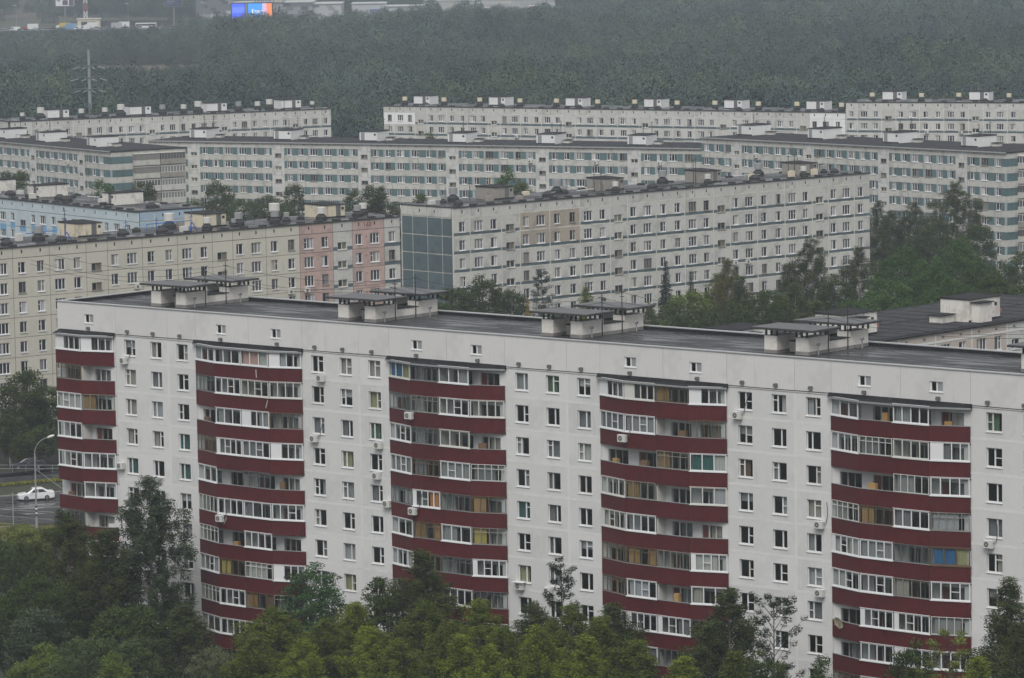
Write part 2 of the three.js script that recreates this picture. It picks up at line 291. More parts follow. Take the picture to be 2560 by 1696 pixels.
  // units: W white frames, P white frames with a blank side, O open, D dark old frames, G grey thin frames, C white frames with blinds down, T tinted curtain, Y boarded or wooden
  const units = [
    ['PP', 'DO', 'CY', 'WO', 'WW', 'OW', 'DO', 'DW', 'GO', 'DD', 'WD', 'DD'],
    ['WWTP', 'DWWW', 'OWPD', 'DWWP', 'WODO', 'GWWW', 'GOWO', 'WYGP', 'GWYD', 'WWWD', 'DDWD', 'DGDD'],
    ['TDWO', 'DDWW', 'WDWO', 'CDCG', 'DWDY', 'WYWY', 'WDDW', 'DGWD', 'WWDG', 'DWOW', 'GDWD', 'DDDG'],
    ['PPYP', 'CCOD', 'OOYT', 'WYOW', 'WWOO', 'DYDW', 'DWOW', 'GWWD', 'DWDW', 'WDGW', 'WGDD', 'DDGD'],
    ['WOWO', 'WGWP', 'OOGW', 'GYWD', 'WCDT', 'WWYW', 'OWWG', 'OWPW', 'DWDG', 'WDWD', 'GWDW', 'DDGD'],
  ];
  const tintOf = { '10T2': 'pink', '20T0': 'blue', '42T3': 'teal', '32T3': 'teal', '44T3': 'blue' };
  const pad = (a, b) => Math.hypot(b[0] - a[0], b[1] - a[1]);
  function unitFrame(type, L, v) { // in a local frame along the rail
    return cached(['uf', type, L.toFixed(2), v].join('|'), () => {
      const g = new Geo(), wide = type === 'W' || type === 'P' || type === 'C' || type === 'T', f = wide ? 0.085 : 0.05, z0 = -0.05, z1 = 0.02, x0 = 0.06, x1 = L - 0.06;
      let n = type === 'W' ? 4 : type === 'P' ? 3 : type === 'C' ? 4 : type === 'T' ? 3 : type === 'Y' ? 4 : 5, a = x0;
      if (type === 'W' && v % 3 === 1) n = 3; if (type === 'W' && v % 3 === 2) { n = 4; a = x0 + 0.35; g.box(x0, a, 0, GH, z0, z1); }
      if (type === 'P') { a = x0 + L * 0.3; g.box(x0, a, 0, GH, z0, z1); }
      g.box(a, x1, 0, f, z0, z1).box(a, x1, GH - f, GH, z0, z1);
      for (let k = 0; k <= n; k++) { const x = a + (x1 - a - f) * k / n; g.box(x, x + f, f, GH - f, z0, z1 + (k % 2 ? 0.012 : 0)); }
      if (wide && n === 4 && v !== 0) { const k = 1 + (v % 2), xa = a + (x1 - a - f) * k / n + f, xb = a + (x1 - a - f) * (k + 1) / n; g.box(xa, xb, 0.66, 0.71, z0, z1); }
      if (!wide && v % 2 === 0) g.box(a, x1, 1.02, 1.06, z0, z1);
      if (wide) g.box(-0.02, L + 0.02, -0.09, -0.005, -0.06, 0.1).box(-0.01, L + 0.01, GH, GH + 0.035, -0.05, 0.06); // sill and drip edge
      return g.build();
    });
  }
  const unitPane = (L) => cached('up' + L.toFixed(2), () => box(0.1, L - 0.1, 0.05, GH - 0.05, -0.02, -0.012));
  const hang = (L, x0, x1, y0, y1) => cached(['hg', L.toFixed(2), x0, x1, y0, y1].join(), () => { const g = new Geo(), a = L * x0, b = L * x1, n = Math.max(4, Math.round((b - a) / 0.12)); for (let k = 0; k < n; k++) { const p = a + (b - a) * k / n, q = a + (b - a) * (k + 1) / n, za = -0.14 - 0.04 * (k % 2), zb = -0.14 - 0.04 * ((k + 1) % 2); g.quad([p, y0, za], [q, y0, zb], [q, y1, zb], [p, y1, za]); } return g.build(); });
  const doorWin = (v) => cached('dw' + v, () => { const g = new Geo(), z0 = -0.2, z1 = -0.13, f = 0.07; g.box(0, 0.75, 0, f, z0, z1).box(0, f, f, 2.14, z0, z1).box(0.68, 0.82, f, 2.14, z0, z1).box(0, 2.2, 2.14, 2.2, z0, z1).box(2.13, 2.2, 0.8, 2.14, z0, z1).box(0.82, 2.2, 0.8, 0.87, z0, z1).box(1.42, 1.5, 0.87, 2.14, z0, z1); if (v) g.box(f, 0.68, 0.75, 0.82, z0, z1); return g.build(); });
  for (let s = 0; s < 5; s++) {
    const base = s === 0 ? planL : plan.map(([x, p]) => [x + (s - 1) * PER, p]);
    for (let k = 0; k < ROWS; k++) {
      const yt = RT - FLOOR * k, yb = RB - FLOOR * k, n = base.length;
      if (yb < 0.5) continue;
      // rear wall of the loggia with a door-and-window opening per flat
      const first = base[0][0] + (s ? 0 : -0.6), last = base[n - 1][0] + (s ? 0.02 : 0.2);
      const spots = s ? [first + 0.75, first + 4.1, first + 7.55, first + 10.7] : [first + 1.1, first + 4.9], fl = yb + 0.18, hw = k === 0 ? 34.4 : yb + FLOOR + 0.02;
      part('wall_panel', panelGeo(last - first - 0.04, hw - yb + 0.12, spots.map((u) => [[u - first, u - first + 2.2, 0.3, 2.5]]).flat(), 0.35, Math.floor(r() * 4)), pick(M.wallWhite, r), front, first + 0.02, yb - 0.1, 0);
      const balcony = part('balcony', new Geo().prism([...base.map(([x, p]) => [x, p - 0.04]), [base[n - 1][0], 0.002], [base[0][0], 0.002]], yb + 0.02, yb + 0.16).build(), M.slab, front);
      for (const u of spots) { const w = part('balcony_window', doorWin(Math.floor(r() * 2)), r() < 0.55 ? M.offwhite : M.oldWood, front, u, yb + 0.2, 0); part('pane', cached('dwp', () => new Geo().box(0.07, 0.68, 0.07, 2.14, -0.17, -0.162).box(0.82, 2.13, 0.87, 2.14, -0.17, -0.162).build()), M.glass, w); part('under_panel', cached('dwu', () => box(0.76, 2.2, 0, 0.8, -0.34, -0.02)), M.offwhite, w); if (r() < 0.35) part('curtain', drape(0.85, 2.1, 0.9, 2.1), pick(M.curtain, r), w); if (r() < 0.4) part('door_leaf', cached('dlf', () => box(0.07, 0.68, 0.07, 2.14, -0.158, -0.14)), M.doorRed, w); }
      for (let i = 0; i < n - 1; i++) {
        const a = base[i], b = base[i + 1], L = pad(a, b), ang = -Math.atan2(b[1] - a[1], b[0] - a[0]);
        part('parapet_panel', cached(['pp', L.toFixed(2), i].join(), () => box(0.003, L - 0.003, 0, RT - RB, -0.06, 0, i * 2.3, 0)), pick(M.red, r), balcony, a[0], yb, a[1], ang);
        const type = units[s][k][i] ?? 'D', key = '' + s + k + type + i, v = Math.floor(r() * 4);
        if (type !== 'W' && type !== 'P' && type !== 'C') part('rail_cap', cached('rc' + L.toFixed(2), () => box(0, L, 0.002, 0.05, -0.1, 0.045)), M.galv, balcony, a[0], yt, a[1], ang);
        if (type !== 'O') {
          const fm = type === 'W' || type === 'P' || type === 'C' || (type === 'T' && key !== '44T3') ? (r() < 0.9 ? M.white : M.offwhite) : type === 'G' ? M.offwhite : key === '44T3' ? M.brownWood : type === 'Y' ? pick([M.ochre, M.brownWood, M.oldWood], r) : pick([M.greyMetal, M.brownWood, M.greyMetal, M.oldWood], r);
          const f = part('glazing_frame', unitFrame(type, L, v), fm, balcony, a[0], yt + 0.055, a[1], ang);
          part('pane', unitPane(L), M.glass, balcony, a[0], yt + 0.055, a[1], ang);
          const put = (geo, mat) => part('curtain', geo, mat, balcony, a[0], yt + 0.055, a[1], ang);
          if (type === 'C') put(hang(L, 0.05, 0.95, 0.05, GH - 0.05), pick(M.curtain, r));
          else if (type === 'T') { const t = M.curtainTint[tintOf[key] ?? 'blue']; put(hang(L, 0.08, 0.62, 0.05, GH - 0.06), t); if (tintOf[key] === 'blue' || !tintOf[key]) put(hang(L, 0.66, 0.9, 0.05, GH - 0.06), M.curtainTint.olive); else put(hang(L, 0.66, 0.94, 0.05, GH - 0.06), M.curtain[0]); }
          else if (type === 'Y') { put(hang(L, 0.06, 0.4, 0.05, GH - 0.06), pick([M.curtainTint.bamboo, M.curtainTint.yellow, M.curtain[3], M.ochre], r)); if (r() < 0.6) put(hang(L, 0.68, 0.93, 0.05, GH - 0.06), pick([M.curtainTint.bamboo, M.curtain[3], M.curtainTint.brown], r)); }
          else if (type === 'G') put(hang(L, 0.1, 0.1 + 0.3 + 0.4 * r(), 0.05, GH - 0.06), pick(M.curtain, r));
          else { const q = r(); if (q < 0.2) put(hang(L, 0.08, 0.3 + 0.2 * Math.floor(r() * 3), 0.05, GH - 0.06), pick(M.curtain, r)); else if (q < 0.3) put(hang(L, 0.6, 0.9, 0.05, GH - 0.06), pick([...M.curtain, M.curtainTint.orange, M.curtainTint.brown], r)); }
        } else if (r() < 0.5) { // a few things kept on open balconies: shelves, boards
          const x = 0.5 + r() * (L - 1.5); part('stored_box', cached('sb' + Math.floor(r() * 3), () => box(0, 0.5 + 0.3 * r(), 0, 0.5 + 0.5 * r(), -0.5, -0.15)), pick([M.ochre, M.brownWood, M.offwhite, M.curtainTint.bamboo], r), balcony, a[0] + x * Math.cos(ang), yt - 0.5 + 0.2, a[1] - x * Math.sin(ang), ang);
        }
      }
      // side fins between flats
      const fins = s ? [[16.45 + (s - 1) * PER, 1.15], [base[0][0] + 0.06, 0.1]] : [[-4.75, 1.15]];
      part('divider', fins.reduce((g, [u, p]) => g.box(u - 0.04, u + 0.04, yb + 0.17, k === 0 ? 34.26 : yb + FLOOR, 0.003, p - 0.07), new Geo()).build(), M.offwhite, balcony);
    }
    // sloping roof over the top balcony
    const ext = base.map(([x, p], i) => [x + (i === 0 ? -0.22 : i === base.length - 1 ? 0.18 : 0), p + 0.16]), n = ext.length;
    const roof = part('balcony_roof', new Geo().prism([...ext, [ext[n - 1][0], 0.075], [ext[0][0], 0.075]], 34.235, 34.3, [...ext.map(() => 34.29), 34.6, 34.6]).build(), M.feltDark, front);
    for (let i = 0; i < n - 1; i++) { const a = ext[i], b = ext[i + 1], L = pad(a, b); part('fascia', box(0, L, 0, 0.14, 0, 0.03), M.galv, roof, a[0], 34.15, a[1], -Math.atan2(b[1] - a[1], b[0] - a[0])); }
  }
  // roof houses: paired vent shafts under wide flat canopies
  const wall = M.houseWhite, ry = 36.9;
  for (let s = 0; s < 5; s++) {
    const u = s * 24.25 + (s === 4 ? 1.2 : 0), h = part('roof_house', new Geo().box(u + 0.0, u + 1.3, ry, 38.35, -6.7, -3.7).build(), wall, front);
    part('shaft_wall', box(u + 3.1, u + 4.4, ry, 38.35, -6.8, -3.9), wall, h);
    part('shaft_wall', box(u + 3.1, u + 4.4, ry, 37.85, -9.7, -6.8), wall, h);
    part('shaft_wall', box(u + 3.1, u + 4.4, ry, 38.35, -12.3, -9.7), wall, h);
    part('shaft_wall', box(u + 0.0, u + 1.3, ry, 38.35, -12.3, -9.9), wall, h);
    part('core_wall', box(u + 1.3, u + 3.1, ry, 37.75, -12.2, -5.4), wall, h);
    part('low_roof', new Geo().box(u + 1.3, u + 3.2, 37.75, 37.83, -12.2, -5.35).box(u + 3.05, u + 4.45, 37.85, 37.9, -9.7, -6.8).build(), M.feltDark, h);
    part('skirting', new Geo().box(u - 0.03, u + 1.33, ry, ry + 0.28, -3.7, -3.66).box(u + 1.3, u + 1.34, ry, ry + 0.28, -6.7, -3.7).box(u + 3.06, u + 4.44, ry, ry + 0.28, -3.9, -3.86).box(u + 4.4, u + 4.44, ry, ry + 0.28, -12.3, -3.9).build(), M.slab, h);
    for (const [c0, c1, z0, z1] of [[u - 1.0, u + 5.4, -7.0, -3.2], [u - 1.2, u + 5.2, -13.0, -9.3]]) {
      part('canopy', new Geo().box(c0, c1, 38.98, 39.07, z0, z1).build(), M.sheet, h);
      for (const a of [u + 0.1, u + 0.65, u + 1.2, u + 3.2, u + 3.75, u + 4.3]) for (const b of [z0 + 0.55, z1 - 0.65]) part('canopy_post', cached('cpost', () => box(-0.07, 0.07, 0, 0.63, -0.07, 0.07)), M.steel, h, a, 38.35, b);
      part('canopy_edge', new Geo().box(c0 - 0.03, c1 + 0.03, 38.88, 38.979, z1, z1 + 0.03).box(c1, c1 + 0.03, 38.88, 38.979, z0, z1).box(c0 - 0.03, c0, 38.88, 38.979, z0, z1).build(), M.steel, h);
    }
    for (const [a, b, t] of [[4.75, -6.2, 40.6], [4.7, -9.0, 40.9]]) { part('antenna_mast', new Geo().tube([[u + a, ry, b], [u + a, t, b]], 0.06, 0.04, 5).tube([[u + a - 0.35, t - 0.35, b], [u + a + 0.35, t - 0.35, b]], 0.03, 0.03, 4).tube([[u + a - 0.25, t - 0.8, b], [u + a + 0.25, t - 0.8, b]], 0.03, 0.03, 4).build(), M.steel, h); }
    part('vent_pipe', new Geo().tube([[u + 4.9, ry, -4.6], [u + 4.9, ry + 0.9, -4.6]], 0.07, 0.07, 6).tube([[u + 4.75, ry + 0.9, -4.6], [u + 5.05, ry + 0.9, -4.6]], 0.12, 0.12, 6).build(), M.galv, h);
    part('vent_pipe', new Geo().tube([[u + 5.0, ry, -10.6], [u + 5.0, ry + 0.8, -10.6]], 0.07, 0.07, 6).tube([[u + 4.86, ry + 0.8, -10.6], [u + 5.14, ry + 0.8, -10.6]], 0.12, 0.12, 6).build(), M.galv, h);
  }
  // wires strung between the masts
  const wire = (a, b, sag) => { const q = []; for (let k = 0; k <= 14; k++) { const t = k / 14; q.push([a[0] + (b[0] - a[0]) * t, a[1] + (b[1] - a[1]) * t - sag * 4 * t * (1 - t), a[2] + (b[2] - a[2]) * t]); } return q; };
  for (let s = -1; s < 4; s++) for (const [dy, dz] of [[40.2, -6.2], [39.8, -6.2], [40.5, -9]]) part('wire', new Geo().tube(wire([s * 24.25 + 4.75, dy, dz], [(s + 1) * 24.25 + 4.75, dy, dz], 0.7 + 0.4 * r()), 0.018, 0.018, 3).build(), M.steel, front);
}

// ---------- air conditioners hung on that block ----------
{ // clothes-line brackets left on the red bands
  const bracket = (u, v, z, tilt) => { const m = part('line_bracket', cached('lbk', () => box(-0.03, 0.03, 0, 0.75, 0, 0.04)), M.offwhite, front, u, v, z); m.rotation.z = tilt; };
  bracket(19.6, 29.05, 1.21, -0.35); bracket(18.5, 31.75, 1.21, 0.05); bracket(-5.2, 14.6, 1.22, -0.6); bracket(13.9, 17.9, 1.22, -0.5);
}
const hoseGeo = [0, 1].map((k) => new Geo().tube([[0.42, 0.05, 0.2], [0.62, 0.25, 0.12], [0.72, 0.8, 0.06], [0.7 + 0.25 * k, 1.5, 0.05], [0.62 + 0.5 * k, 1.9, 0.04]], 0.035, 0.03, 5).build()); let hoseN = 0;
const acGeo = {
  body: box(-0.42, 0.42, -0.29, 0.29, 0.1, 0.42), top: box(-0.43, 0.43, 0.29, 0.305, 0.09, 0.43),
  grille: new THREE.RingGeometry(0.05, 0.22, 20), bracket: new Geo().box(-0.32, -0.28, -0.34, -0.29, 0, 0.42).box(0.28, 0.32, -0.34, -0.29, 0, 0.42).box(-0.32, -0.28, -0.29, 0.2, 0, 0.04).box(0.28, 0.32, -0.29, 0.2, 0, 0.04).build(),
};
function airConditioner(u, v, z, label, hood) {
  const c = Math.cos(-0.7123), s = Math.sin(-0.7123), o = thing('air_conditioner', label, 'air conditioner', -36.5166 + u * c + z * s, v, -380.8974 - u * s + z * c, -0.7123, 'air conditioners on the white block');
  part('casing', acGeo.body, M.offwhite, o); part('lid', acGeo.top, M.white, o); part('fan_grille', acGeo.grille, M.greyMetal, o, -0.12, 0, 0.424); part('bracket', acGeo.bracket, M.galv, o); if (hoseN++ % 3 !== 1) part('hose', hoseGeo[hoseN % 2], M.greyMetal, o);
  if (hood) part('hood', box(-0.6, 0.6, 0.36, 0.4, 0, 0.62), M.white, o);
  return o;
}

for (const [u, v, z, label, hood] of [
  [0.11, 32.06, 0, 'air conditioner under the top-storey window beside the first balcony stack'],
  [25.6, 32.07, 0, 'air conditioner with a dark fan under the top-storey window past the second balcony stack'],
  [24.6, 26.5, 0, 'air conditioner below a green-curtained third-row window past the second balcony stack'],
  [37.4, 29.65, 1.22, 'white air conditioner on the red second-row balcony of the third stack'],
  [32.5, 26.5, 0, 'air conditioner below the third-row window just before the third balcony stack'],
  [61.6, 29.45, 1.22, 'white air conditioner on the red second-row balcony of the fourth stack'],
  [72.85, 32.07, 0, 'air conditioner at the end of the top red balcony of the fourth stack'],
  [-0.67, 22.02, 0, 'air conditioner beside the fifth-row balcony of the first stack'],
  [13.6, 18.4, 1.22, 'white air conditioner on the red sixth-row balcony of the second stack'],
  [7.93, 9.65, 0, 'low air conditioner in the ninth row beside the drooping birch'],
  [32.2, 23.72, 0, 'air conditioner below the fourth-row window just before the third balcony stack'],
  [33.4, 21.3, 0, 'air conditioner touching the edge of the third balcony stack in the fifth row'],
  [37.6, 21.15, 1.22, 'white air conditioner on the red fifth-row balcony of the third stack'],
  [48.85, 15.4, 0, 'air conditioner with a flat white hood past the third balcony stack', true],
  [52.1, 15.3, 0, 'air conditioner in the seventh row behind the dark thin treetop'],
  [81.15, 23.67, 0, 'air conditioner below the fourth-row window just before the fifth balcony stack'],
  [81.14, 18.04, 0, 'air conditioner below the sixth-row window just before the fifth balcony stack'],
  [97.7, 23.6, 0, 'air conditioner under the fourth-row window past the fifth balcony stack'],
]) airConditioner(u, v, z, label, hood);
{ // satellite dish on the fifth stack
  const c = Math.cos(-0.7123), s = Math.sin(-0.7123), u = 83.4, z = 0.75, o = thing('satellite_dish', 'cream satellite dish on the seventh-row balcony corner of the fifth stack', 'satellite dish', -36.5166 + u * c + z * s, 15.9, -380.8974 - u * s + z * c, -0.9);
  const d = new THREE.SphereGeometry(0.75, 20, 8, 0, Math.PI * 2, 0, 0.75); d.scale(1, 0.5, 1); d.translate(0, -0.28, 0); d.rotateX(-1.2);
  part('dish', d, std(C(0.6, 0.55, 0.36), { side: THREE.DoubleSide, roughness: 0.5 }), o); part('arm', new Geo().tube([[0, -0.4, -0.1], [0, 0.0, 0.0], [0, -0.1, 0.5]], 0.03, 0.02, 5).build(), M.galv, o); part('mount', box(-0.05, 0.05, -0.5, 0.0, -0.15, -0.05), M.galv, o);
}

// ---------- nine-storey panel blocks ----------
function placeLocal(ax, az, bx, bz) { const L = Math.hypot(bx - ax, bz - az); return { L, ry: Math.atan2(-(bz - az), bx - ax) }; }
const farFrame = (kind, w, h, v) => cached(['ff', kind, w.toFixed(2), h.toFixed(2), v].join('|'), () => {
  const g = new Geo(), f = 0.085, z0 = -0.2, z1 = -0.1;
  g.box(0, w, 0, f, z0, z1).box(0, w, h - f, h, z0, z1).box(0, f, f, h - f, z0, z1).box(w - f, w, f, h - f, z0, z1);
  const mull = kind === 'L' ? [w * 0.32, w * 0.68] : kind === 'm' ? [w * 0.47] : [w * (v % 2 ? 0.38 : 0.6)];
  for (const x of mull) g.box(x - 0.055, x + 0.055, f, h - f, z0, z1);
  if (v >= 2 && kind !== 'm') { const a = v % 2 ? f : mull[mull.length - 1] + 0.055, b = v % 2 ? mull[0] - 0.055 : w - f; g.box(a, b, h * 0.62 - 0.03, h * 0.62 + 0.03, z0, z1); }
  g.box(-0.06, w + 0.06, -0.1, 0, -0.2, 0.09);
  return g.build();
});
const farPane = (w, h) => cached(['fpn', w.toFixed(2), h.toFixed(2)].join('|'), () => box(0.04, w - 0.04, 0.04, h - 0.04, -0.19, -0.15));
const halfPane = (w, h, side) => cached(['hp', w.toFixed(2), h.toFixed(2), side].join('|'), () => box(side ? w * 0.5 : 0.08, side ? w - 0.08 : w * 0.5, 0.07, h - 0.07, -0.19, -0.146));
function farWindow(o, kind, u, y, w, h, r) {
  const v = Math.floor(r() * 4), f = part('window', farFrame(kind, w, h, v), kind === 'm' ? pick([M.offwhite, M.oldWood], r) : r() < 0.82 ? M.white : pick([M.oldWood, M.offwhite], r), o, u, y, 0);
  part('pane', farPane(w, h), paneFar(r), f);
  if (kind === 'm') { if (r() < 0.7) part('curtain', halfPane(w, h, 1), M.stairPane, f); } else if (r() < 0.3) part('curtain', halfPane(w, h, r() < 0.5 ? 0 : 1), pick(M.curtain, r), f);
}
const acFar = cached('acfar', () => new Geo().box(-0.42, 0.42, -0.3, 0.3, 0.08, 0.45).build()), acFan = cached('acfan', () => new THREE.CircleGeometry(0.22, 12));
function farAC(o, u, y) { const a = part('air_conditioner', acFar, M.offwhite, o, u, y, 0); part('fan_grille', acFan, M.greyMetal, a, -0.1, 0, 0.456); }
// roof fittings of a nine-storey block: drum vents, flat hatches along the eaves, masts
const drum = { base: cached('drb', () => new Geo().cyl(0, 0, 0, 0.55, 0.85, 0.85, 14).cyl(0, 0, 0.55, 0.95, 0.85, 0.45, 14).build()), cap: cached('drc', () => new Geo().cyl(0, 0, 1.05, 1.95, 0.62, 0.62, 14).build()), stem: cached('drs', () => new Geo().cyl(0, 0, 0.95, 1.05, 0.35, 0.35, 10).build()), low: cached('drl', () => new Geo().cyl(0, 0, 0, 0.45, 0.9, 0.9, 14).cyl(0, 0, 0.45, 0.9, 0.9, 0.35, 14).build()) };
function drumVent(o, u, w, y, capMat, s = 1, capped = true) { const d = part('drum_vent', capped ? drum.base : drum.low, M.black, o, u, y, -w); d.scale.setScalar(s); if (capped) { part('stem', drum.stem, M.greyMetal, d); part('cap', drum.cap, capMat, d); } }
function mast(o, u, w, y, h, mat = M.steel) { part('antenna_mast', new Geo().tube([[0, 0, 0], [0, h, 0]], 0.07, 0.045, 5).tube([[-0.4, h - 0.4, 0], [0.4, h - 0.4, 0]], 0.035, 0.035, 4).tube([[-0.3, h - 0.9, 0], [0.3, h - 0.9, 0]], 0.035, 0.035, 4).build(), mat, o, u, y, -w); }
function roofHouse(o, u, w, y, lx, lz, h, mat, v = 0) {
  const b = part('lift_house', new Geo().box(0, lx, 0, h, -lz, 0).build(R() * 5, R() * 5), mat, o, u, y, -w);
  part('house_roof', new Geo().prism([[-0.08, 0.1], [lx + 0.08, 0.1], [lx + 0.08, -lz - 0.08], [-0.08, -lz - 0.08]], h, h + 0.07, [h + 0.06, h + 0.06, h + 0.2, h + 0.2]).build(), M.feltDark, b);
  part('door', box(lx * (v ? 0.08 : 0.55), lx * (v ? 0.08 : 0.55) + 0.85, 0, 1.8, 0, 0.02), v ? M.galv : M.greyMetal, b);
  part('opening', box(lx * 0.82, lx * 0.82 + 0.45, h * 0.6, h * 0.6 + 0.4, 0, 0.02), M.black, b);
  part('skirting', box(-0.04, lx + 0.04, 0, 0.2, 0.002, 0.04), M.feltDark, b);
  return b;
}
const TEAL = tones(0.1, 0.145, 0.165, { map: T.concrete, roughness: 0.7 }, 4, 0.12);
function panelBlock(p) {
  const { L, ry } = placeLocal(p.ax, p.az, p.bx, p.bz), o = thing('panel_block', p.label, 'building', p.ax, 0, p.az, ry), r = rng(p.seed), h = p.h, D = p.depth ?? 12, k = p.k, X0 = p.x0 ?? 0;
  const per = 22.85 * k, joints = new Geo(), pitch = p.pitch, att = p.attic ?? 1.6, rows = p.rows;
  const cuts = [[-0.92, 2.88, [['m', 0, 1.72]]], [2.88, 9.12, [['s', 3.53, 1.22], ['L', 6.37, 1.74]]], [9.12, 15.5, [['s', 10.05, 1.22], ['s', 13.3, 1.22]]], [15.5, 21.93, [['L', 16.38, 1.74], ['s', 19.74, 1.22]]]];
  let idx = 0;
  for (let m = p.m0 - Math.ceil((p.m0 - X0) / per + 1) * per; m < L; m += per) for (const [a0, a1, wins] of cuts) {
    const a = Math.max(X0, m + a0 * k), b = Math.min(L, m + a1 * k); if (b - a < 0.6) continue;
    const hit = wins.map(([t, u, w]) => [t, m + u * k, w * Math.min(1, k * 1.04)]).filter(([, u, w]) => u > a + 0.05 && u + w < b - 0.05), pan = p.paint(a, b, hit), v = idx++ % 4;
    const apan = part('attic_panel', panelGeo(b - a - 0.06, att - 0.1, [], 0.3, v), pick(pan.attic ?? pan.wall, r), o, a + 0.03, h - att + 0.05, 0);
    for (const [, u, w] of hit) part('vent_slot', cached('vs', () => box(-0.11, 0.11, -0.24, 0.24, 0, 0.012)), M.black, apan, u + w / 2 - a - 0.03, att * 0.55, 0);
    for (let row = 0; row < rows; row++) {
      const y1 = h - att - pitch * row, y0 = Math.max(0, y1 - pitch), wt = h - p.vt - pitch * row, base = y0 + 0.03, H = y1 - y0 - 0.06;
      const holes = hit.map(([t, u, w]) => (t === 'm' ? [u - a - 0.03, u - a - 0.03 + w, wt - 1.0 - p.wh * 0.7 - base, wt - 1.0 - base] : [u - a - 0.03, u - a - 0.03 + w, wt - p.wh - base, wt - base]));
      const wall = part('wall_panel', panelGeo(b - a - 0.06, H, holes.filter((q) => q[2] > 0), 0.3, (v + row) % 4), pick(pan.byRow ? pan.byRow(row) ?? pan.wall : pan.wall, r), o, a + 0.03, base, 0);
      hit.forEach(([t, u, w], i) => { const q = holes[i]; if (q[2] > 0 && row < p.winRows) { farWindow(o, t, u, base + q[2], w, q[3] - q[2], r); if (t !== 'm' && r() < 0.035) farAC(o, u + (r() < 0.5 ? 0.2 : w - 0.2), base + q[2] - 0.5); } });
      if (pan.band && row < p.winRows + 1 && !(pan.noBand && pan.noBand(row))) {
        let xs = [0.02, b - a - 0.08]; const mm = hit.findIndex(([t]) => t === 'm');
        const bands = mm >= 0 ? [[0.02, holes[mm][0] - 0.06], [holes[mm][1] + 0.06, b - a - 0.08]] : [xs];
        const bh0 = 0.02, bh1 = 0.5 * (pitch / 2.8);
        for (const [c, d] of bands) part('painted_band', cached(['pb', (d - c).toFixed(2), pitch].join('|'), () => box(0, d - c, 0, bh1 - bh0, 0.001, 0.006)), pick(TEAL, r), wall, c, bh0, 0);
      }
    }
    const jw = p.jw; if (jw) { joints.box(a - jw, a + jw, 0, h - 0.1, -0.1, 0.008); for (let row = 0; row <= rows; row++) { const y = h - att - pitch * row; if (y > 0.2) { let x = a + jw; while (x < b - jw) { const e = Math.min(b - jw, x + 0.8 + r() * 1.6), t = jw * (0.45 + 0.7 * r()); joints.box(x, e, y - t, y + t, -0.1, 0.007); x = e; } } } }
  }
  if (p.jw) part('sealed_joints', joints.build(), p.jm ?? M.sealant, o);
  part('core', box(X0 + 0.02, L - 0.02, 0, h - 0.12, -0.42, -0.28), M.darkSeam, o);
  const endMat = p.endMat ?? M.concrete;
  for (const [x0, x1, e] of [[X0, X0 + 0.3, p.endL], [L - 0.3, L, p.endR]]) {
    if (!e) { part('end_wall', box(x0, x1, 0, h - 0.05, -D, -0.3), pick(M.concrete, r), o); continue; }
    // gable of separate panels
    const out = x0 === X0 ? -1 : 1, js = new Geo();
    part('end_wall', box(x0 + (out < 0 ? 0.05 : 0), x1 - (out < 0 ? 0 : 0.05), 0, h - 0.05, -D, -0.31), M.sealant, o);
    for (let c = 0; c < e.cuts.length - 1; c++) for (let row = -1; row < rows; row++) {
      const z1 = -e.cuts[c] - 0.1, z0 = -e.cuts[c + 1] + 0.1, y1 = row < 0 ? h - 0.06 : h - att - pitch * row - 0.1, y0 = row < 0 ? h - att + 0.1 : h - att - pitch * (row + 1) + 0.1; if (y0 < 0) continue;
      const fx = out < 0 ? x0 + 0.045 : x1 - 0.045, g = part('gable_panel', cached(['gp', out, z0.toFixed(2), z1.toFixed(2), (y1 - y0).toFixed(2)].join('|'), () => box(Math.min(0, out * 0.08), Math.max(0, out * 0.08), 0, y1 - y0, z0, z1, z0, 0)), pick(row < 0 ? e.top : e.mat, r), o, fx, y0, 0);
      if (row < 0 && c > 0 && c < e.cuts.length - 2) part('vent_slot', cached('vsg', () => box(-0.1, 0.1, -0.22, 0.22, -0.1, 0.1)), M.black, g, 0, (y1 - y0) * 0.55, (z0 + z1) / 2);
    }
  }
  part('back_wall', box(X0, L, 0, h - 0.05, -D - 0.25, -D - 0.001), M.concrete[1], o);
  part('roof', box(X0 - 0.1, L + 0.1, h - 0.05, h + 0.12, -D - 0.35, 0.14), M.felt, o);
  for (let u = X0 + 1.5; u < L - 1; u += 3.1 + r() * 0.4) part('eaves_hatch', cached('eh', () => box(-0.55, 0.55, 0, 0.22, -0.35, 0.35)), r() < 0.85 ? M.black : M.galv, o, u, h + 0.121, -0.75);
  for (let u = X0 + 3; u < L - 1; u += 6.2 + r()) part('eaves_hatch', cached('eh', () => box(-0.55, 0.55, 0, 0.22, -0.35, 0.35)), M.black, o, u, h + 0.121, -D + 0.9);
  for (const a of p.houses ?? []) { roofHouse(o, a[0], a[1], h + 0.12, a[2], a[3], a[4], a[5] ?? p.houseMat); if (a[6]) part('dish_vent', new Geo().cyl(0, 0, 0, 0.4, 0.55, 0.55, 14).build(), M.black, o, a[0] + a[2] * 0.4, h + 0.12, -a[1] + 0.7); }
  for (const a of p.drums ?? []) drumVent(o, a[0], a[1], h + 0.12, a[2] ?? M.galv, a[3] ?? 1, a[4] !== 0);
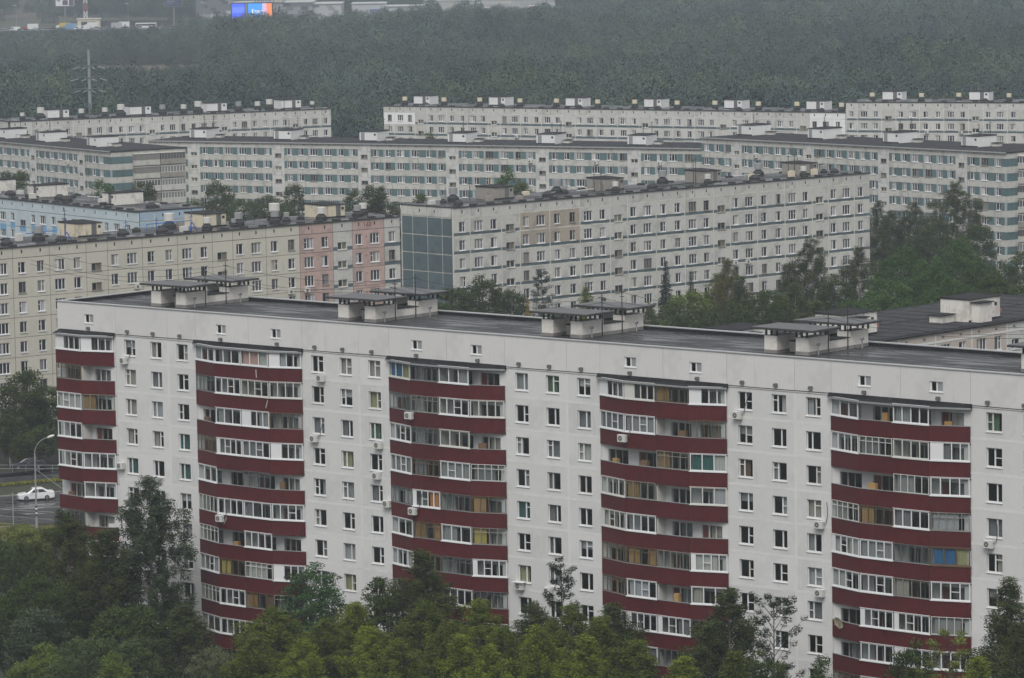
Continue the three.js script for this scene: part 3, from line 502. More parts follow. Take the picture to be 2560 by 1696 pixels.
  if (p.clutter !== false) for (let u = X0 + 2; u < L - 2; u += 2.6 + r() * 2.4) { const w = 2.2 + r() * (D - 4.5), q = r(); if ((p.houses ?? []).some((a) => u > a[0] - 1.4 && u < a[0] + a[2] + 1.4 && w > a[1] - 1.2 && w < a[1] + a[3] + 1)) continue; if (q < 0.35) part('roof_box', cached('rbx' + Math.floor(r() * 3), () => box(-0.4 - 0.3 * r(), 0.4, 0, 0.5 + 0.5 * r(), -0.4, 0.4)), pick([M.houseGrey, M.galv, M.offwhite, M.houseCream], r), o, u, h + 0.122, -w); else if (q < 0.7) part('roof_pipe', new Geo().tube([[-1.2 - r(), 0.3, 0], [1 + r() * 2, 0.35, 0.6 * (r() - 0.5)]], 0.08, 0.08, 5).tube([[-0.9, 0, 0], [-0.9, 0.32, 0]], 0.05, 0.05, 4).tube([[0.8, 0, 0], [0.8, 0.34, 0]], 0.05, 0.05, 4).build(), pick([M.galv, M.offwhite, M.steel], r), o, u, h + 0.122, -w); else drumVent(o, u, w, h + 0.12, M.galv, 0.55 + 0.2 * r(), r() < 0.5); }
  for (const a of p.masts ?? []) mast(o, a[0], a[1], h + 0.12, a[2], a[3] ?? M.steel);
  return o;
}
const grey = { wall: M.concrete, band: true };
// teal-gabled block in the middle
{
  const brown = tones(0.46, 0.4, 0.34, { map: T.concrete }, 3, 0.06);
  panelBlock({ label: 'long grey panel block with teal stripes and a windowless teal gable end', seed: 31, ax: -8.68, az: -616.81, bx: 60.12, bz: -678.19, h: 27.8, k: 1, m0: 10.78, pitch: 2.8, vt: 2.22, wh: 1.58, rows: 9, winRows: 8, jw: 0.09, depth: 12,
    paint: (a) => (a > 13 && a < 15 ? { wall: M.concrete, band: true, byRow: (row) => (row < 2 ? brown : null), noBand: (row) => row < 1 } : a > 19 && a < 21 ? { ...grey, byRow: (row) => (row < 2 ? brown : null), noBand: (row) => row < 1 } : grey),
    endL: { cuts: [0.25, 2.55, 6.0, 9.47, 12.0], mat: TEAL, top: M.concrete },
    houses: [[13.8, 6, 4, 4.4, 1.85], [37.1, 5.6, 4, 4.4, 1.85], [58.4, 5, 3.9, 4.4, 1.85], [80.8, 4.8, 3.8, 4.4, 1.85]], houseMat: M.houseGrey,
    drums: [[7.6, 8.6, M.galv, 1.1], [22.8, 3.6, M.greyMetal, 1, 0], [28.8, 8, M.galv, 1.1], [37, 3.2, M.offwhite, 0.8], [44.9, 3, M.greyMetal, 1, 0], [53.4, 9.5, M.galv, 1.1], [57.5, 3.2, M.offwhite, 0.8], [68, 3, M.greyMetal, 1, 0], [75, 9, M.galv, 1.1], [3.8, 3, M.greyMetal, 0.8, 0], [79.5, 3, M.offwhite, 0.8], [88, 4, M.greyMetal, 0.8, 0]], masts: [[10.5, 8, 3.6], [36.5, 6, 3.6], [35, 6, 3.9], [57, 6, 4], [58, 6.5, 4.2], [79, 6, 4], [80.5, 6, 3.4]] });
}
// cream block with two pink strips
{
  const cream = tones(0.62, 0.59, 0.5, { map: T.plaster }, 4, 0.03), pink = tones(0.58, 0.42, 0.385, { map: T.concrete }, 4, 0.06), seamP = tones(0.3, 0.27, 0.25, { map: T.concrete }, 2);
  const o = panelBlock({ label: 'cream panel block with two pink strips at its end and blue roof masts', seed: 32, ax: -70.1, az: -557.46, bx: -16.36, bz: -601.84, x0: -16, h: 27.8, k: 0.945, m0: 14.9, pitch: 2.75, vt: 2.07, wh: 1.56, rows: 9, winRows: 9, jw: 0.03, jm: M.darkSeam, depth: 12, attic: 1.5,
    paint: (a) => (a > 66 ? { wall: M.concrete, band: true } : a > 60 ? { wall: pink } : a > 57 ? { wall: M.concrete, band: true } : a > 51 ? { wall: pink } : { wall: cream }),
    houses: [[16.8, 6, 4.1, 5, 1.85], [38.4, 5.7, 3.8, 5, 1.85], [59.8, 5.2, 3.7, 5, 1.85], [-5, 5.4, 4, 5, 1.85]], houseMat: M.houseCream,
    drums: [[2.6, 2.4, M.galv, 1, 0], [9.5, 5, M.galv, 1.1], [11.4, 2.2, M.greyMetal, 0.9, 0], [22.4, 3, M.greyMetal, 1, 0], [28.8, 2.6, M.greyMetal, 1, 0], [33.1, 7, M.offwhite, 1.2], [36.5, 2.4, M.offwhite, 0.9], [43.2, 4, M.galv, 1], [49, 3, M.galv, 1], [52.6, 8, M.offwhite, 1.3], [57, 2.4, M.offwhite, 1], [64.5, 3.5, M.galv, 0.9], [67.5, 6, M.offwhite, 0.9]],
    masts: [[12.2, 2.4, 4.6], [23, 3.2, 2.2, std(C(0.03, 0.09, 0.35))], [28.4, 3.4, 2.2, std(C(0.03, 0.09, 0.35))], [33.7, 2.4, 2.4, std(C(0.03, 0.09, 0.35))], [36.6, 3.4, 4.6], [37.3, 3.8, 4.2], [55.6, 6, 4.6], [56.6, 6.4, 5]] });
  // number sprayed on the pink attic and floor marks
  const cv = (txt, w, hgt, px) => { const c = document.createElement('canvas'); c.width = 256; c.height = 128; const x = c.getContext('2d'); x.clearRect(0, 0, 256, 128); x.fillStyle = '#7e2f2a'; x.font = `${px}px sans-serif`; x.textAlign = 'center'; x.textBaseline = 'middle'; x.fillText(txt, 128, 66); const t = new THREE.CanvasTexture(c); t.colorSpace = THREE.SRGBColorSpace; const g = new THREE.PlaneGeometry(w, hgt); return [g, std(0xffffff, { map: t, transparent: true, roughness: 0.9 })]; };
  { const [g, m] = cv('148', 2.6, 1.3, 96); part('sprayed_number', g, m, o, 63.6, 27.06, 0.012); }
  ['8', '5', '7', '6'].forEach((t, k) => { const [g, m] = cv('/' + t, 1.3, 0.65, 90); part('sprayed_number', g, m, o, 63.3, 25.3 - 2.75 * k, 0.012); });
  // blue trestles and a rail on the roof
  const blue = std(C(0.03, 0.1, 0.42)); for (const [u, w] of [[12.2, 2.0], [33.6, 2.0]]) part('mast_stand', new Geo().tube([[-0.7, 0, 0.3], [0, 1.3, 0]], 0.07, 0.07, 4).tube([[0.7, 0, 0.3], [0, 1.3, 0]], 0.07, 0.07, 4).tube([[0, 0, -0.5], [0, 3.2, 0]], 0.07, 0.07, 4).tube([[-0.45, 0.5, 0.2], [0.45, 0.5, 0.2]], 0.06, 0.06, 4).build(), blue, o, u, 27.92, -w);
  part('roof_rail', new Geo().tube([[8, 29.0, -6], [13, 29.1, -6]], 0.05, 0.05, 4).tube([[28.5, 29.0, -6], [36, 29.05, -6]], 0.05, 0.05, 4).tube([[28.5, 27.95, -6], [28.5, 29, -6]], 0.05, 0.05, 4).build(), blue, o);
}
// pale blue block
{
  const blueW = tones(0.57, 0.66, 0.7, { map: T.plaster }, 4, 0.03), blueB = tones(0.2, 0.42, 0.66, { map: T.plaster }, 3, 0.05);
  const o = panelBlock({ label: 'pale blue block with bright blue panels under its windows', seed: 33, ax: -81.9, az: -653.1, bx: -56.8, bz: -619.3, x0: -18, h: 27.8, k: 0.985, m0: 6.18, pitch: 2.65, vt: 2.1, wh: 1.35, rows: 9, winRows: 5, jw: 0, depth: 12, attic: 1.6, paint: () => ({ wall: blueW }),
    endR: { cuts: [0.3, 3, 6, 9, 12], mat: tones(0.36, 0.48, 0.58, { map: T.plaster }, 3, 0.03), top: tones(0.36, 0.48, 0.58, { map: T.plaster }, 3, 0.03) },
    houses: [[0.8, 4.6, 3.6, 5.4, 1.8, M.houseWhite, 1], [25.3, 3.9, 3.4, 5.4, 1.8, M.houseWhite, 1], [-16, 4.6, 3.6, 5.4, 1.8, M.houseWhite, 1]], houseMat: M.houseWhite, drums: [[12, 4, M.greyMetal, 1, 0], [16, 3, M.greyMetal, 1, 0], [38, 5, M.greyMetal, 1, 0], [-2, 3, M.greyMetal, 1, 0]] });
  for (let row = 0; row < 4; row++) for (const [u, w] of [[-0.1, 1.72], [3.2, 1.25], [6.18, 1.72], [9.85, 1.25], [12.64, 1.75], [16.46, 1.2], [19.6, 1.2], [22.96, 1.75], [26.3, 1.2]]) part('painted_band', cached('bb' + w, () => box(-0.1, w + 0.1, 0, 0.95, 0.001, 0.006)), pick(blueB), o, u, 27.8 - 2.1 - 1.35 - 1.15 - 2.65 * row - (w === 1.72 ? 0.35 : 0), 0);
}
// far row, first: behind the striped blocks at the pylon
panelBlock({ label: 'far grey block with white roof houses in front of the power pylon', seed: 34, clutter: false, ax: -108.25, az: -881.2, bx: -39.77, bz: -913.4, h: 27.8, k: 0.744, m0: 15.4, pitch: 2.6, vt: 2.05, wh: 1.36, rows: 9, winRows: 4, jw: 0.05, jm: M.seamWhite, depth: 12, paint: () => grey,
  houses: [[10, 3, 4.9, 4.4, 1.9], [29.2, 3.4, 4.9, 4.4, 1.9], [47.6, 4.4, 4.8, 4.4, 1.9], [65.7, 5, 4.8, 4.4, 1.9]], houseMat: M.houseFar, drums: [[4.2, 3, M.offwhite, 0.8], [8.4, 3, M.offwhite, 1.3], [17.4, 2, M.offwhite, 1], [23.2, 3, M.offwhite, 1], [27, 3.2, M.offwhite, 1.3], [36.4, 2.4, M.galv, 1.1], [41.6, 3, M.offwhite, 1], [45.2, 3.4, M.offwhite, 1.3], [54.4, 2.4, M.galv, 1.1], [59.2, 3, M.offwhite, 1], [62.2, 3.4, M.offwhite, 1.2], [72.4, 3, M.offwhite, 0.8]], masts: [[11.4, 5, 4.4], [30.4, 5, 4.2], [48.6, 5, 4.2], [66.4, 5, 4.2]] });
// far row, second
{
  const whiteP = tones(0.82, 0.82, 0.81, {}, 3, 0.02);
  panelBlock({ label: 'far grey block with a whitewashed corner patch, standing against the forest', seed: 35, clutter: false, ax: -28.16, az: -921.61, bx: 71.47, bz: -862.51, h: 27.8, k: 0.84, m0: 9.04, pitch: 2.58, vt: 1.95, wh: 1.36, rows: 9, winRows: 4, jw: 0.05, jm: M.seamWhite, depth: 12, attic: 1.45,
    paint: (a) => (a < 7.6 ? { wall: M.concrete, band: true, byRow: (row) => (row === 0 ? whiteP : null), noBand: (row) => row === 0 } : a > 104.5 ? { wall: whiteP, attic: whiteP, byRow: (row) => (row > 1 ? M.concrete : null) } : grey),
    houses: [0, 1, 2, 3, 4, 5].map((q) => [4.7 + 19.85 * q, 5.4, 4.2, 3.8, 1.9]), houseMat: M.houseFar, drums: [0, 1, 2, 3, 4, 5].flatMap((q) => [[2.9 + 19.85 * q, 4.4, M.houseCream, 0.9], [14.2 + 19.85 * q, 3, M.houseCream, 0.9], [9.5 + 19.85 * q, 3, M.black, 0.7, 0]]) });
  panelBlock({ label: 'highest-placed grey block at the forest edge, cut by the picture side', seed: 36, clutter: false, ax: 71.6, az: -861.9, bx: 124.8, bz: -840.9, h: 30.05, k: 0.827, m0: 8.48, pitch: 2.51, vt: 1.92, wh: 1.28, rows: 9, winRows: 4, jw: 0.05, jm: M.seamWhite, depth: 12, attic: 1.43, paint: () => grey,
    houses: [0, 1, 2].map((q) => [6.4 + 18.95 * q, 5.4, 4.2, 3.8, 1.85]), houseMat: M.houseFar, drums: [0, 1, 2].flatMap((q) => [[4.4 + 18.95 * q, 4.4, M.houseCream, 0.85], [15.6 + 18.95 * q, 3, M.houseCream, 0.85], [10.5 + 18.95 * q, 3, M.black, 0.7, 0]]) });
}

// ---------- striped blocks: window bands with teal infill, pale stair strips ----------
function stripedBlock(p) {
  const { L, ry } = placeLocal(p.ax, p.az, p.bx, p.bz), o = thing('striped_block', p.label, 'building', p.ax, 0, p.az, ry), r = rng(p.seed), h = p.h ?? 24.6, D = p.depth ?? 17, X0 = p.x0 ?? 0, per = p.per ?? 20.35, rows = 9, pitch = 2.67, bt = 1.15, bh = 1.45, k = per / 20.35;
  const tile = tones(0.68, 0.68, 0.67, { map: T.concrete }, 3, 0.03), pale = tones(0.63, 0.62, 0.59, { map: T.concrete, bumpMap: T.grain, bumpScale: 0.006 }, 5, 0.05), infill = tones(0.1, 0.175, 0.19, { map: T.concrete, roughness: 0.7 }, 4, 0.14), strip = tones(0.36, 0.4, 0.41, {}, 2);
  const wins = [['s', 3.64, 1.18], ['s', 6.41, 1.19], ['L', 9.06, 1.75], ['L', 12.46, 1.75], ['s', 15.83, 1.17], ['s', 18.64, 1.1]];
  const bandRun = (a, b, list) => { // one run of band storeys between stair strips
    for (let row = 0; row < rows; row++) {
      const y1 = h - bt - pitch * row, y0 = y1 - bh, top = row === 0 ? h - 0.16 : y0 + pitch; if (y0 < 0) break;
      let x = a; const marks = [...list.map((q) => q[1] - 0.75), b]; // spandrel panels above the band
      for (let c = 0; c < marks.length; c += 2) { const e = Math.min(b, marks[Math.min(marks.length - 1, c + 1)]); if (e - x > 0.8) { part('spandrel_panel', panelGeo(e - x - 0.03, top - y1 - 0.03, [], 0.3, (c + row) % 4), pick(pale, r), o, x + 0.015, y1 + 0.015, 0); x = e; } }
      if (b - x > 0.1) part('spandrel_panel', panelGeo(b - x - 0.03, top - y1 - 0.03, [], 0.3, row % 4), pick(pale, r), o, x + 0.015, y1 + 0.015, 0);
      x = a;
      for (const [t, u, w] of [...list, ['e', b, 0]]) { if (u - x > 0.25) { const wide = u - x; if (wide > 1.3 && r() < 0.75) { part('infill_panel', cached(['ip', (wide - 0.45).toFixed(2)].join(), () => box(0, wide - 0.45, 0, bh, -0.28, -0.03)), pick(infill, r), o, x, y0, 0); part('infill_strip', cached('is', () => box(0.02, 0.43, 0, bh, -0.28, -0.02)), pick(strip, r), o, u - 0.45, y0, 0); } else part('infill_panel', cached(['ip', wide.toFixed(2)].join(), () => box(0, wide, 0, bh, -0.28, -0.03)), pick(infill, r), o, x, y0, 0); }
        if (t !== 'e' && row < p.winRows) { farWindow(o, t, u, y0 + 0.02, w, bh - 0.04, r); if (r() < 0.03) farAC(o, u + w * 0.6, y0 - 0.5); } x = u + w; }
    }
    part('vent_line', [...Array(Math.max(1, Math.floor((b - a) / 3)))].reduce((g, _, q) => g.box(a + 1.4 + q * 3, a + 1.9 + q * 3, h - 0.5, h - 0.38, 0, 0.03), new Geo()).build(), M.greyMetal, o);
  };
  const stairs = []; for (let s = p.s0 - Math.ceil((p.s0 - X0) / per) * per; s < L; s += per) if (s + 3 * k > X0 && s < L) stairs.push(s);
  let x = X0;
  const toList = (from, to) => { const out = []; for (let s = p.s0 - 8 * per; s < L; s += per) for (const [t, u, w] of wins) { const q = s + u * k; if (q > from + 0.3 && q + w < to - 0.2) out.push([t, q, w * Math.min(1, k + 0.02)]); } return out; };
  for (const s of stairs) {
    if (s - x > 1) bandRun(x, s, p.headList && x === X0 ? p.headList : toList(x, s));
    const a = Math.max(X0, s), b = Math.min(L, s + 3.0 * k);
    if (b - a > 1.5) {
      part('stair_panel', panelGeo(b - a - 0.04, 1.3, [], 0.35, 1), pick(tile, r), o, a + 0.02, h - 1.46, 0.03);
      for (let row = 0; row < rows; row++) { const y1 = h - 1.48 - pitch * row, y0 = Math.max(0, y1 - pitch + 0.02), wy = h - 3.06 - pitch * row - y0, hole = [0.72 * k, 0.72 * k + 1.54 * k, wy, wy + 0.8], ok = a === s && wy > 0.1 && hole[3] < y1 - y0; if (y1 - y0 < 0.5) break; part('stair_panel', panelGeo(b - a - 0.04, y1 - y0, ok ? [hole] : [], 0.35, row % 4), pick(tile, r), o, a + 0.02, y0, 0.03); if (ok && row < p.winRows) farWindow(o, 'm', a + 0.02 + hole[0], y0 + hole[2], 1.54 * k, 0.8, r); }
    }
    x = b;
  }
  if (L - x > 1) bandRun(x, L, p.tailList ?? toList(x, L));
  part('core', box(X0 + 0.02, L - 0.02, 0, h - 0.2, -0.45, -0.3), M.darkSeam, o);
  part('back_wall', box(X0, L, 0, h - 0.16, -D - 0.3, -D), pale[0], o);
  part('end_wall', box(X0, X0 + 0.3, 0, h - 0.16, -D, -0.46), pale[1], o);
  part('end_wall', box(L - 0.32, L - 0.06, 0, h - 0.16, -D, -0.31), pale[1], o);
  // striped gable on the viewer's side, then stacked loggias
  if (p.gable) for (let row = 0; row < rows; row++) {
    const y1 = h - bt - pitch * row, y0 = y1 - bh; if (y0 < 0) break; const top = row === 0 ? h - 0.16 : y0 + pitch;
    part('gable_panel', cached('gi', () => box(-0.05, 0, 0, bh - 0.01, -p.gable, -0.3)), pick(infill, r), o, L, y0 + 0.005, 0);
    part('gable_panel', cached(['gs', (top - y1).toFixed(2)].join(), () => box(-0.05, 0.02, 0, top - y1, -p.gable, -0.3)), pick(pale, r), o, L, y1, 0);
    for (let q = p.gable + 0.1; q + 5.7 < D + 0.5; q += 5.9) {
      const lo = part('loggia', cached('lgb', () => box(0, 1.0, 0, 1.05, -5.7, 0)), pick([pale[3], pale[0], M.houseGrey], r), o, L, y0 - 0.5, -q);
      part('glazing_frame', cached('lgf', () => { const g = new Geo(); for (let c = 0; c <= 8; c++) g.box(0.9, 1.0, 1.05, 2.25, -5.7 + c * 0.69, -5.6 + c * 0.69); return g.box(0.9, 1.0, 2.2, 2.3, -5.7, 0).box(0.9, 1.0, 1.05, 1.13, -5.7, 0).box(0, 0.9, 1.05, 1.13, -0.06, 0).box(0.4, 0.48, 1.13, 2.2, -0.06, 0).build(); }), r() < 0.7 ? M.white : M.oldWood, lo);
      part('pane', cached('lgp', () => new Geo().box(0.94, 0.96, 1.13, 2.2, -5.65, -0.05).box(0.02, 0.9, 1.13, 2.2, -0.04, -0.02).build()), M.pane[r() < 0.6 ? 3 : 2], lo);
      part('loggia_slab', cached('lgs', () => box(0, 1.05, 2.3, 2.42, -5.75, 0.05)), pale[4], lo);
    }
  }
  part('roof', new Geo().box(X0 - 0.15, L + 0.15, h - 0.15, h + 0.05, -D - 0.45, 0.3).build(), M.feltDark, o);
  part('roof_edge', new Geo().box(X0 - 0.2, L + 0.2, h - 0.13, h + 0.1, 0.3, 0.36).build(), M.cap, o);
  for (let u = X0 + 0.8; u < L - 1; u += 1.5) part('roof_strip', cached('rs' + D, () => box(0, 1.15, 0, 0.05, -D + 0.6, -0.5)), M.feltStrip, o, u, h + 0.051, 0);
  for (const [u, w] of p.houses ?? []) {
    const b = roofHouse(o, u, w, h + 0.1, 4.1, 5.2, 1.95, M.houseFar, 1); part('low_annex', box(4.27, 5.6, 0, 0.6, -5.1, -3.6), M.houseWhite, b); part('annex_roof', box(4.28, 5.8, 0.6, 0.7, -5.3, -3.4), M.feltDark, b);
    mast(o, u + 2.6, w + 2, h + 2.2, 2.2); if (r() < 0.6) mast(o, u + 3.6, w + 4, h + 2.2, 2.6); const rail = r(); if (rail < 0.5) part('roof_rail', new Geo().tube([[0, 0.9, 0], [3 + 3 * r(), 0.95, 0]], 0.05, 0.05, 4).tube([[0.2, 0, 0], [0.2, 0.9, 0]], 0.05, 0.05, 4).tube([[2.6, 0, 0], [2.6, 0.9, 0]], 0.05, 0.05, 4).build(), rail < 0.2 ? M.ochre : M.greyMetal, o, u + 7, h + 0.1, -w - 1);
  }
  return o;
}
stripedBlock({ label: 'long teal-striped block across the middle, with white roof houses and antenna masts', seed: 41, ax: -75.98, az: -857.58, bx: 38.6, bz: -799.99, s0: 9.6, winRows: 6, headList: [['s', 1.37, 1.2], ['L', 4.36, 1.9], ['s', 7.8, 1.15]], houses: [[5.6, 7.6], [26.6, 6.8], [47.4, 6.2], [68.4, 5.4], [88.6, 5.4], [108.8, 5.6]] });
stripedBlock({ label: 'short teal-striped block with a loggia end, above the pale blue block', seed: 42, ax: -107.8, az: -862.8, bx: -80.5, bz: -822.2, x0: -14, per: 21.4, s0: 13.1, winRows: 5, gable: 5, houses: [[6.4, 5.2], [30.2, 4.6], [-12, 5.2]] });
stripedBlock({ label: 'teal-striped block with a striped end wall and four white roof houses', seed: 43, h: 27.0, ax: 37.77, az: -797.0, bx: 90.05, bz: -736.3, per: 19.75, s0: 28.13, winRows: 8, gable: 3.0, depth: 18, tailList: [['s', 71.23, 1.15], ['L', 74.0, 1.7], ['s', 77.63, 1.15]], houses: [[1, 8.8], [21.2, 8.2], [41.9, 7.6], [62.2, 7.4]] });

// ---------- beige block right behind the white one ----------
{
  const { L, ry } = placeLocal(39.3, -425, 56.1, -443.5), e = 46, o = thing('beige_block', 'beige block with black felt roof directly behind the white block', 'building', 39.3, 0, -425, ry), r = rng(51), h = 27.8;
  const beige = tones(0.55, 0.48, 0.42, { map: T.plaster }, 4, 0.05), tile = tones(0.65, 0.65, 0.63, { map: T.concrete }, 2, 0.03), x0 = -24;
  for (let u = x0; u < e; u += 6.55) {
    const stair = Math.abs(u - (x0 + 6.55 * 7)) < 0.1, w = 6.5, top = part('attic_panel', panelGeo(w - 0.04, 0.82, [], 0.3, Math.floor(r() * 4)), pick(stair ? tile : beige, r), o, u + 0.02, h - 0.9, 0);
    for (const q of [1.3, 4.5]) part('vent_slot', cached('vsb', () => box(-0.18, 0.18, -0.1, 0.1, 0, 0.05)), M.greyMetal, top, q, 0.4, 0);
    for (let row = 0; row < 9; row++) {
      const y1 = h - 1.05 - 2.75 * row, y0 = Math.max(0, y1 - 2.75), holes = stair ? [[0.9, 2.4, y1 - y0 - 2.0, y1 - y0 - 0.9]] : [[0.9, 2.7, y1 - y0 - 1.85, y1 - y0 - 0.3], [4.2, 5.5, y1 - y0 - 1.85, y1 - y0 - 0.3]];
      part('wall_panel', panelGeo(w - 0.04, y1 - y0 - 0.04, holes.filter((q) => q[2] > 0), 0.3, Math.floor(r() * 4)), pick(stair ? tile : beige, r), o, u + 0.02, y0 + 0.02, 0);
      if (row < 4) for (const q of holes) if (q[2] > 0) farWindow(o, q[1] - q[0] > 1.6 ? 'L' : 's', u + 0.02 + q[0], y0 + 0.02 + q[2], q[1] - q[0], q[3] - q[2], r);
    }
    part('pale_joint', box(u - 0.12, u + 0.12, 0, h - 0.08, -0.1, 0.008), M.seamWhite, o);
  }
  part('pale_ledge', box(x0, e, h - 1.09, h - 0.87, -0.2, 0.03), M.seamWhite, o);
  part('core', box(x0, e, 0, h - 0.2, -0.45, -0.31), M.darkSeam, o); part('back_wall', box(x0, e, 0, h - 0.1, -18.3, -18), beige[0], o); part('end_wall', box(x0, x0 + 0.3, 0, h - 0.1, -18, -0.46), beige[1], o);
  part('roof', box(x0 - 0.15, e, h - 0.06, h + 0.1, -18.4, 0.2), M.feltDark, o);
  for (let u = x0 + 0.6, k = 0; u < e - 3; u += 3.2, k++) for (const [z0, z1] of [[-8.6, -0.7], [-17.4, -9.2]]) part('roof_strip', cached('bs' + z0, () => box(0, 2.85, 0, 0.05, z0, z1)), M.feltStrip, o, u, h + 0.101, 0);
  for (const [u, w] of [[18.4, 2.6], [-1.8, 4.2], [-20, 4.2]]) {
    const b = roofHouse(o, u, w, h + 0.15, 5.8, 3.8, 2.4, M.houseWhite); part('annex_wall', box(-2.6, -0.16, 0, 0.8, -3.4, -1.8), M.houseWhite, b); part('annex_roof', box(-2.8, -0.17, 0.8, 0.9, -3.6, -1.6), M.feltDark, b);
    part('porch', box(0.4, 2.6, 0, 2.1, 0.05, 1.2), M.houseWhite, b); part('porch_roof', box(0.2, 2.8, 2.1, 2.2, 0.05, 1.4), M.feltDark, b);
    part('chimney_pot', new Geo().cyl(0, 0, 0, 0.7, 0.25, 0.25, 8).cyl(0, 0, 0.7, 1.1, 0.5, 0.35, 8).build(), std(C(0.32, 0.1, 0.05)), b, 6.2, 0, -0.6);
    mast(o, u + 2, w + 3, h + 3, 2.6);
  }
}
{ // low pavilion roof among the trees
  const o = thing('pavilion', 'low grey flat-roofed pavilion half hidden among the broad trees', 'building', 71, 0, -742, -0.4);
  part('wall', box(-7, 7, 0, 7.4, -9, 0), M.concrete[2], o); part('roof', box(-7.3, 7.3, 7.4, 7.7, -9.3, 0.3), M.feltDark, o); part('roof_vent', new Geo().cyl(0, 0, 0, 0.9, 0.5, 0.4, 8).build(), M.houseWhite, o, 2.4, 7.7, -3);
}

// ---------- trees ----------
// leaf soup: many small leaf faces with their own tint
class Leaves {
  constructor() { this.p = []; this.n = []; this.c = []; this.i = []; }
  add(x, y, z, len, wid, dx, dy, dz, nx, ny, nz, tint) { // leaf pointing along d with face normal about n
    let sx = dy * nz - dz * ny, sy = dz * nx - dx * nz, sz = dx * ny - dy * nx; const l = Math.hypot(sx, sy, sz) || 1; sx *= wid / l / 2; sy *= wid / l / 2; sz *= wid / l / 2;
    const b = this.p.length / 3, ex = dx * len, ey = dy * len, ez = dz * len;
    this.p.push(x, y, z, x + ex * 0.45 + sx, y + ey * 0.45 + sy, z + ez * 0.45 + sz, x + ex, y + ey, z + ez, x + ex * 0.45 - sx, y + ey * 0.45 - sy, z + ez * 0.45 - sz);
    for (let k = 0; k < 4; k++) { this.n.push(nx, ny, nz); this.c.push(tint[0], tint[1], tint[2]); } this.i.push(b, b + 1, b + 2, b, b + 2, b + 3);
  }
  build() { const g = new THREE.BufferGeometry(); g.setAttribute('position', new THREE.Float32BufferAttribute(this.p, 3)); g.setAttribute('normal', new THREE.Float32BufferAttribute(this.n, 3)); g.setAttribute('color', new THREE.Float32BufferAttribute(this.c, 3)); g.setIndex(this.i); return g; }
}
const unit = (r) => { const z = r() * 2 - 1, a = r() * Math.PI * 2, q = Math.sqrt(1 - z * z); return [q * Math.cos(a), z, q * Math.sin(a)]; };
const tintOfLeaf = (r) => { const v = 0.7 + 0.6 * r(), w = (r() - 0.5) * 0.25; return [v * (1 + w), v, v * (1 - w)]; };
// leaf sprays that crowns are built of; each crown scatters a few hundred of them
const spray = {};
{
  const make = (seed, n, put) => { const r = rng(seed), lv = new Leaves(); for (let k = 0; k < n; k++) put(lv, r, k / n); return lv.build(); };
  const leafAt = (lv, r, x, y, z, len, wid, out, droop, lit) => { const d = unit(r), nn = unit(r); d[1] -= droop; const dm = Math.hypot(...d); const n = [nn[0] * 0.75 + out[0], nn[1] * 0.55 + out[1] + 0.35, nn[2] * 0.75 + out[2]], nm = Math.hypot(...n); lv.add(x, y, z, len * (0.8 + 0.5 * r()), wid * (0.8 + 0.4 * r()), d[0] / dm, d[1] / dm, d[2] / dm, n[0] / nm, n[1] / nm, n[2] / nm, tintOfLeaf(r).map((v) => 0.35 + 0.65 * v)); };
  // hanging strand of a birch, 1 m long; rounded tuft, 1 m across; flat needle spray
  for (let v = 0; v < 3; v++) spray['strand' + v] = make(300 + v, 46, (lv, r, f) => { const w = 0.1 + 0.16 * Math.sin(Math.PI * Math.min(1, f * 0.9 + 0.15)), a = r() * 6.28, q = Math.sqrt(r()) * w, o = [Math.cos(a) * 0.5, 0, Math.sin(a) * 0.5]; leafAt(lv, r, Math.cos(a) * q + 0.12 * f * Math.cos(v * 2), -f + 0.12, Math.sin(a) * q, 0.11, 0.075, o, 0.6); });
  for (let v = 0; v < 3; v++) spray['tuft' + v] = make(330 + v, 72, (lv, r) => { const e = unit(r), q = 0.5 * Math.cbrt(0.25 + 0.75 * r()); leafAt(lv, r, e[0] * q, e[1] * q * 0.72, e[2] * q, 0.15, 0.11, [e[0] * 0.8, e[1] * 0.8, e[2] * 0.8], 0.25); });
  spray.needles0 = make(360, 120, (lv, r) => { const f = Math.sqrt(r()), sw = (r() - 0.5) * 0.6 * (0.35 + f * 0.65), d = [0.9, -0.35 - 0.3 * r(), (sw > 0 ? 1 : -1) * (0.35 + 0.4 * r())], dm = Math.hypot(...d), n = [(r() - 0.5) * 0.7, 1, (r() - 0.5) * 0.7], nm = Math.hypot(...n); lv.add(f, -0.22 * f * f + (r() - 0.5) * 0.06, sw, 0.24 + 0.1 * r(), 0.11, d[0] / dm, d[1] / dm, d[2] / dm, n[0] / nm, n[1] / nm, n[2] / nm, tintOfLeaf(r)); });
}
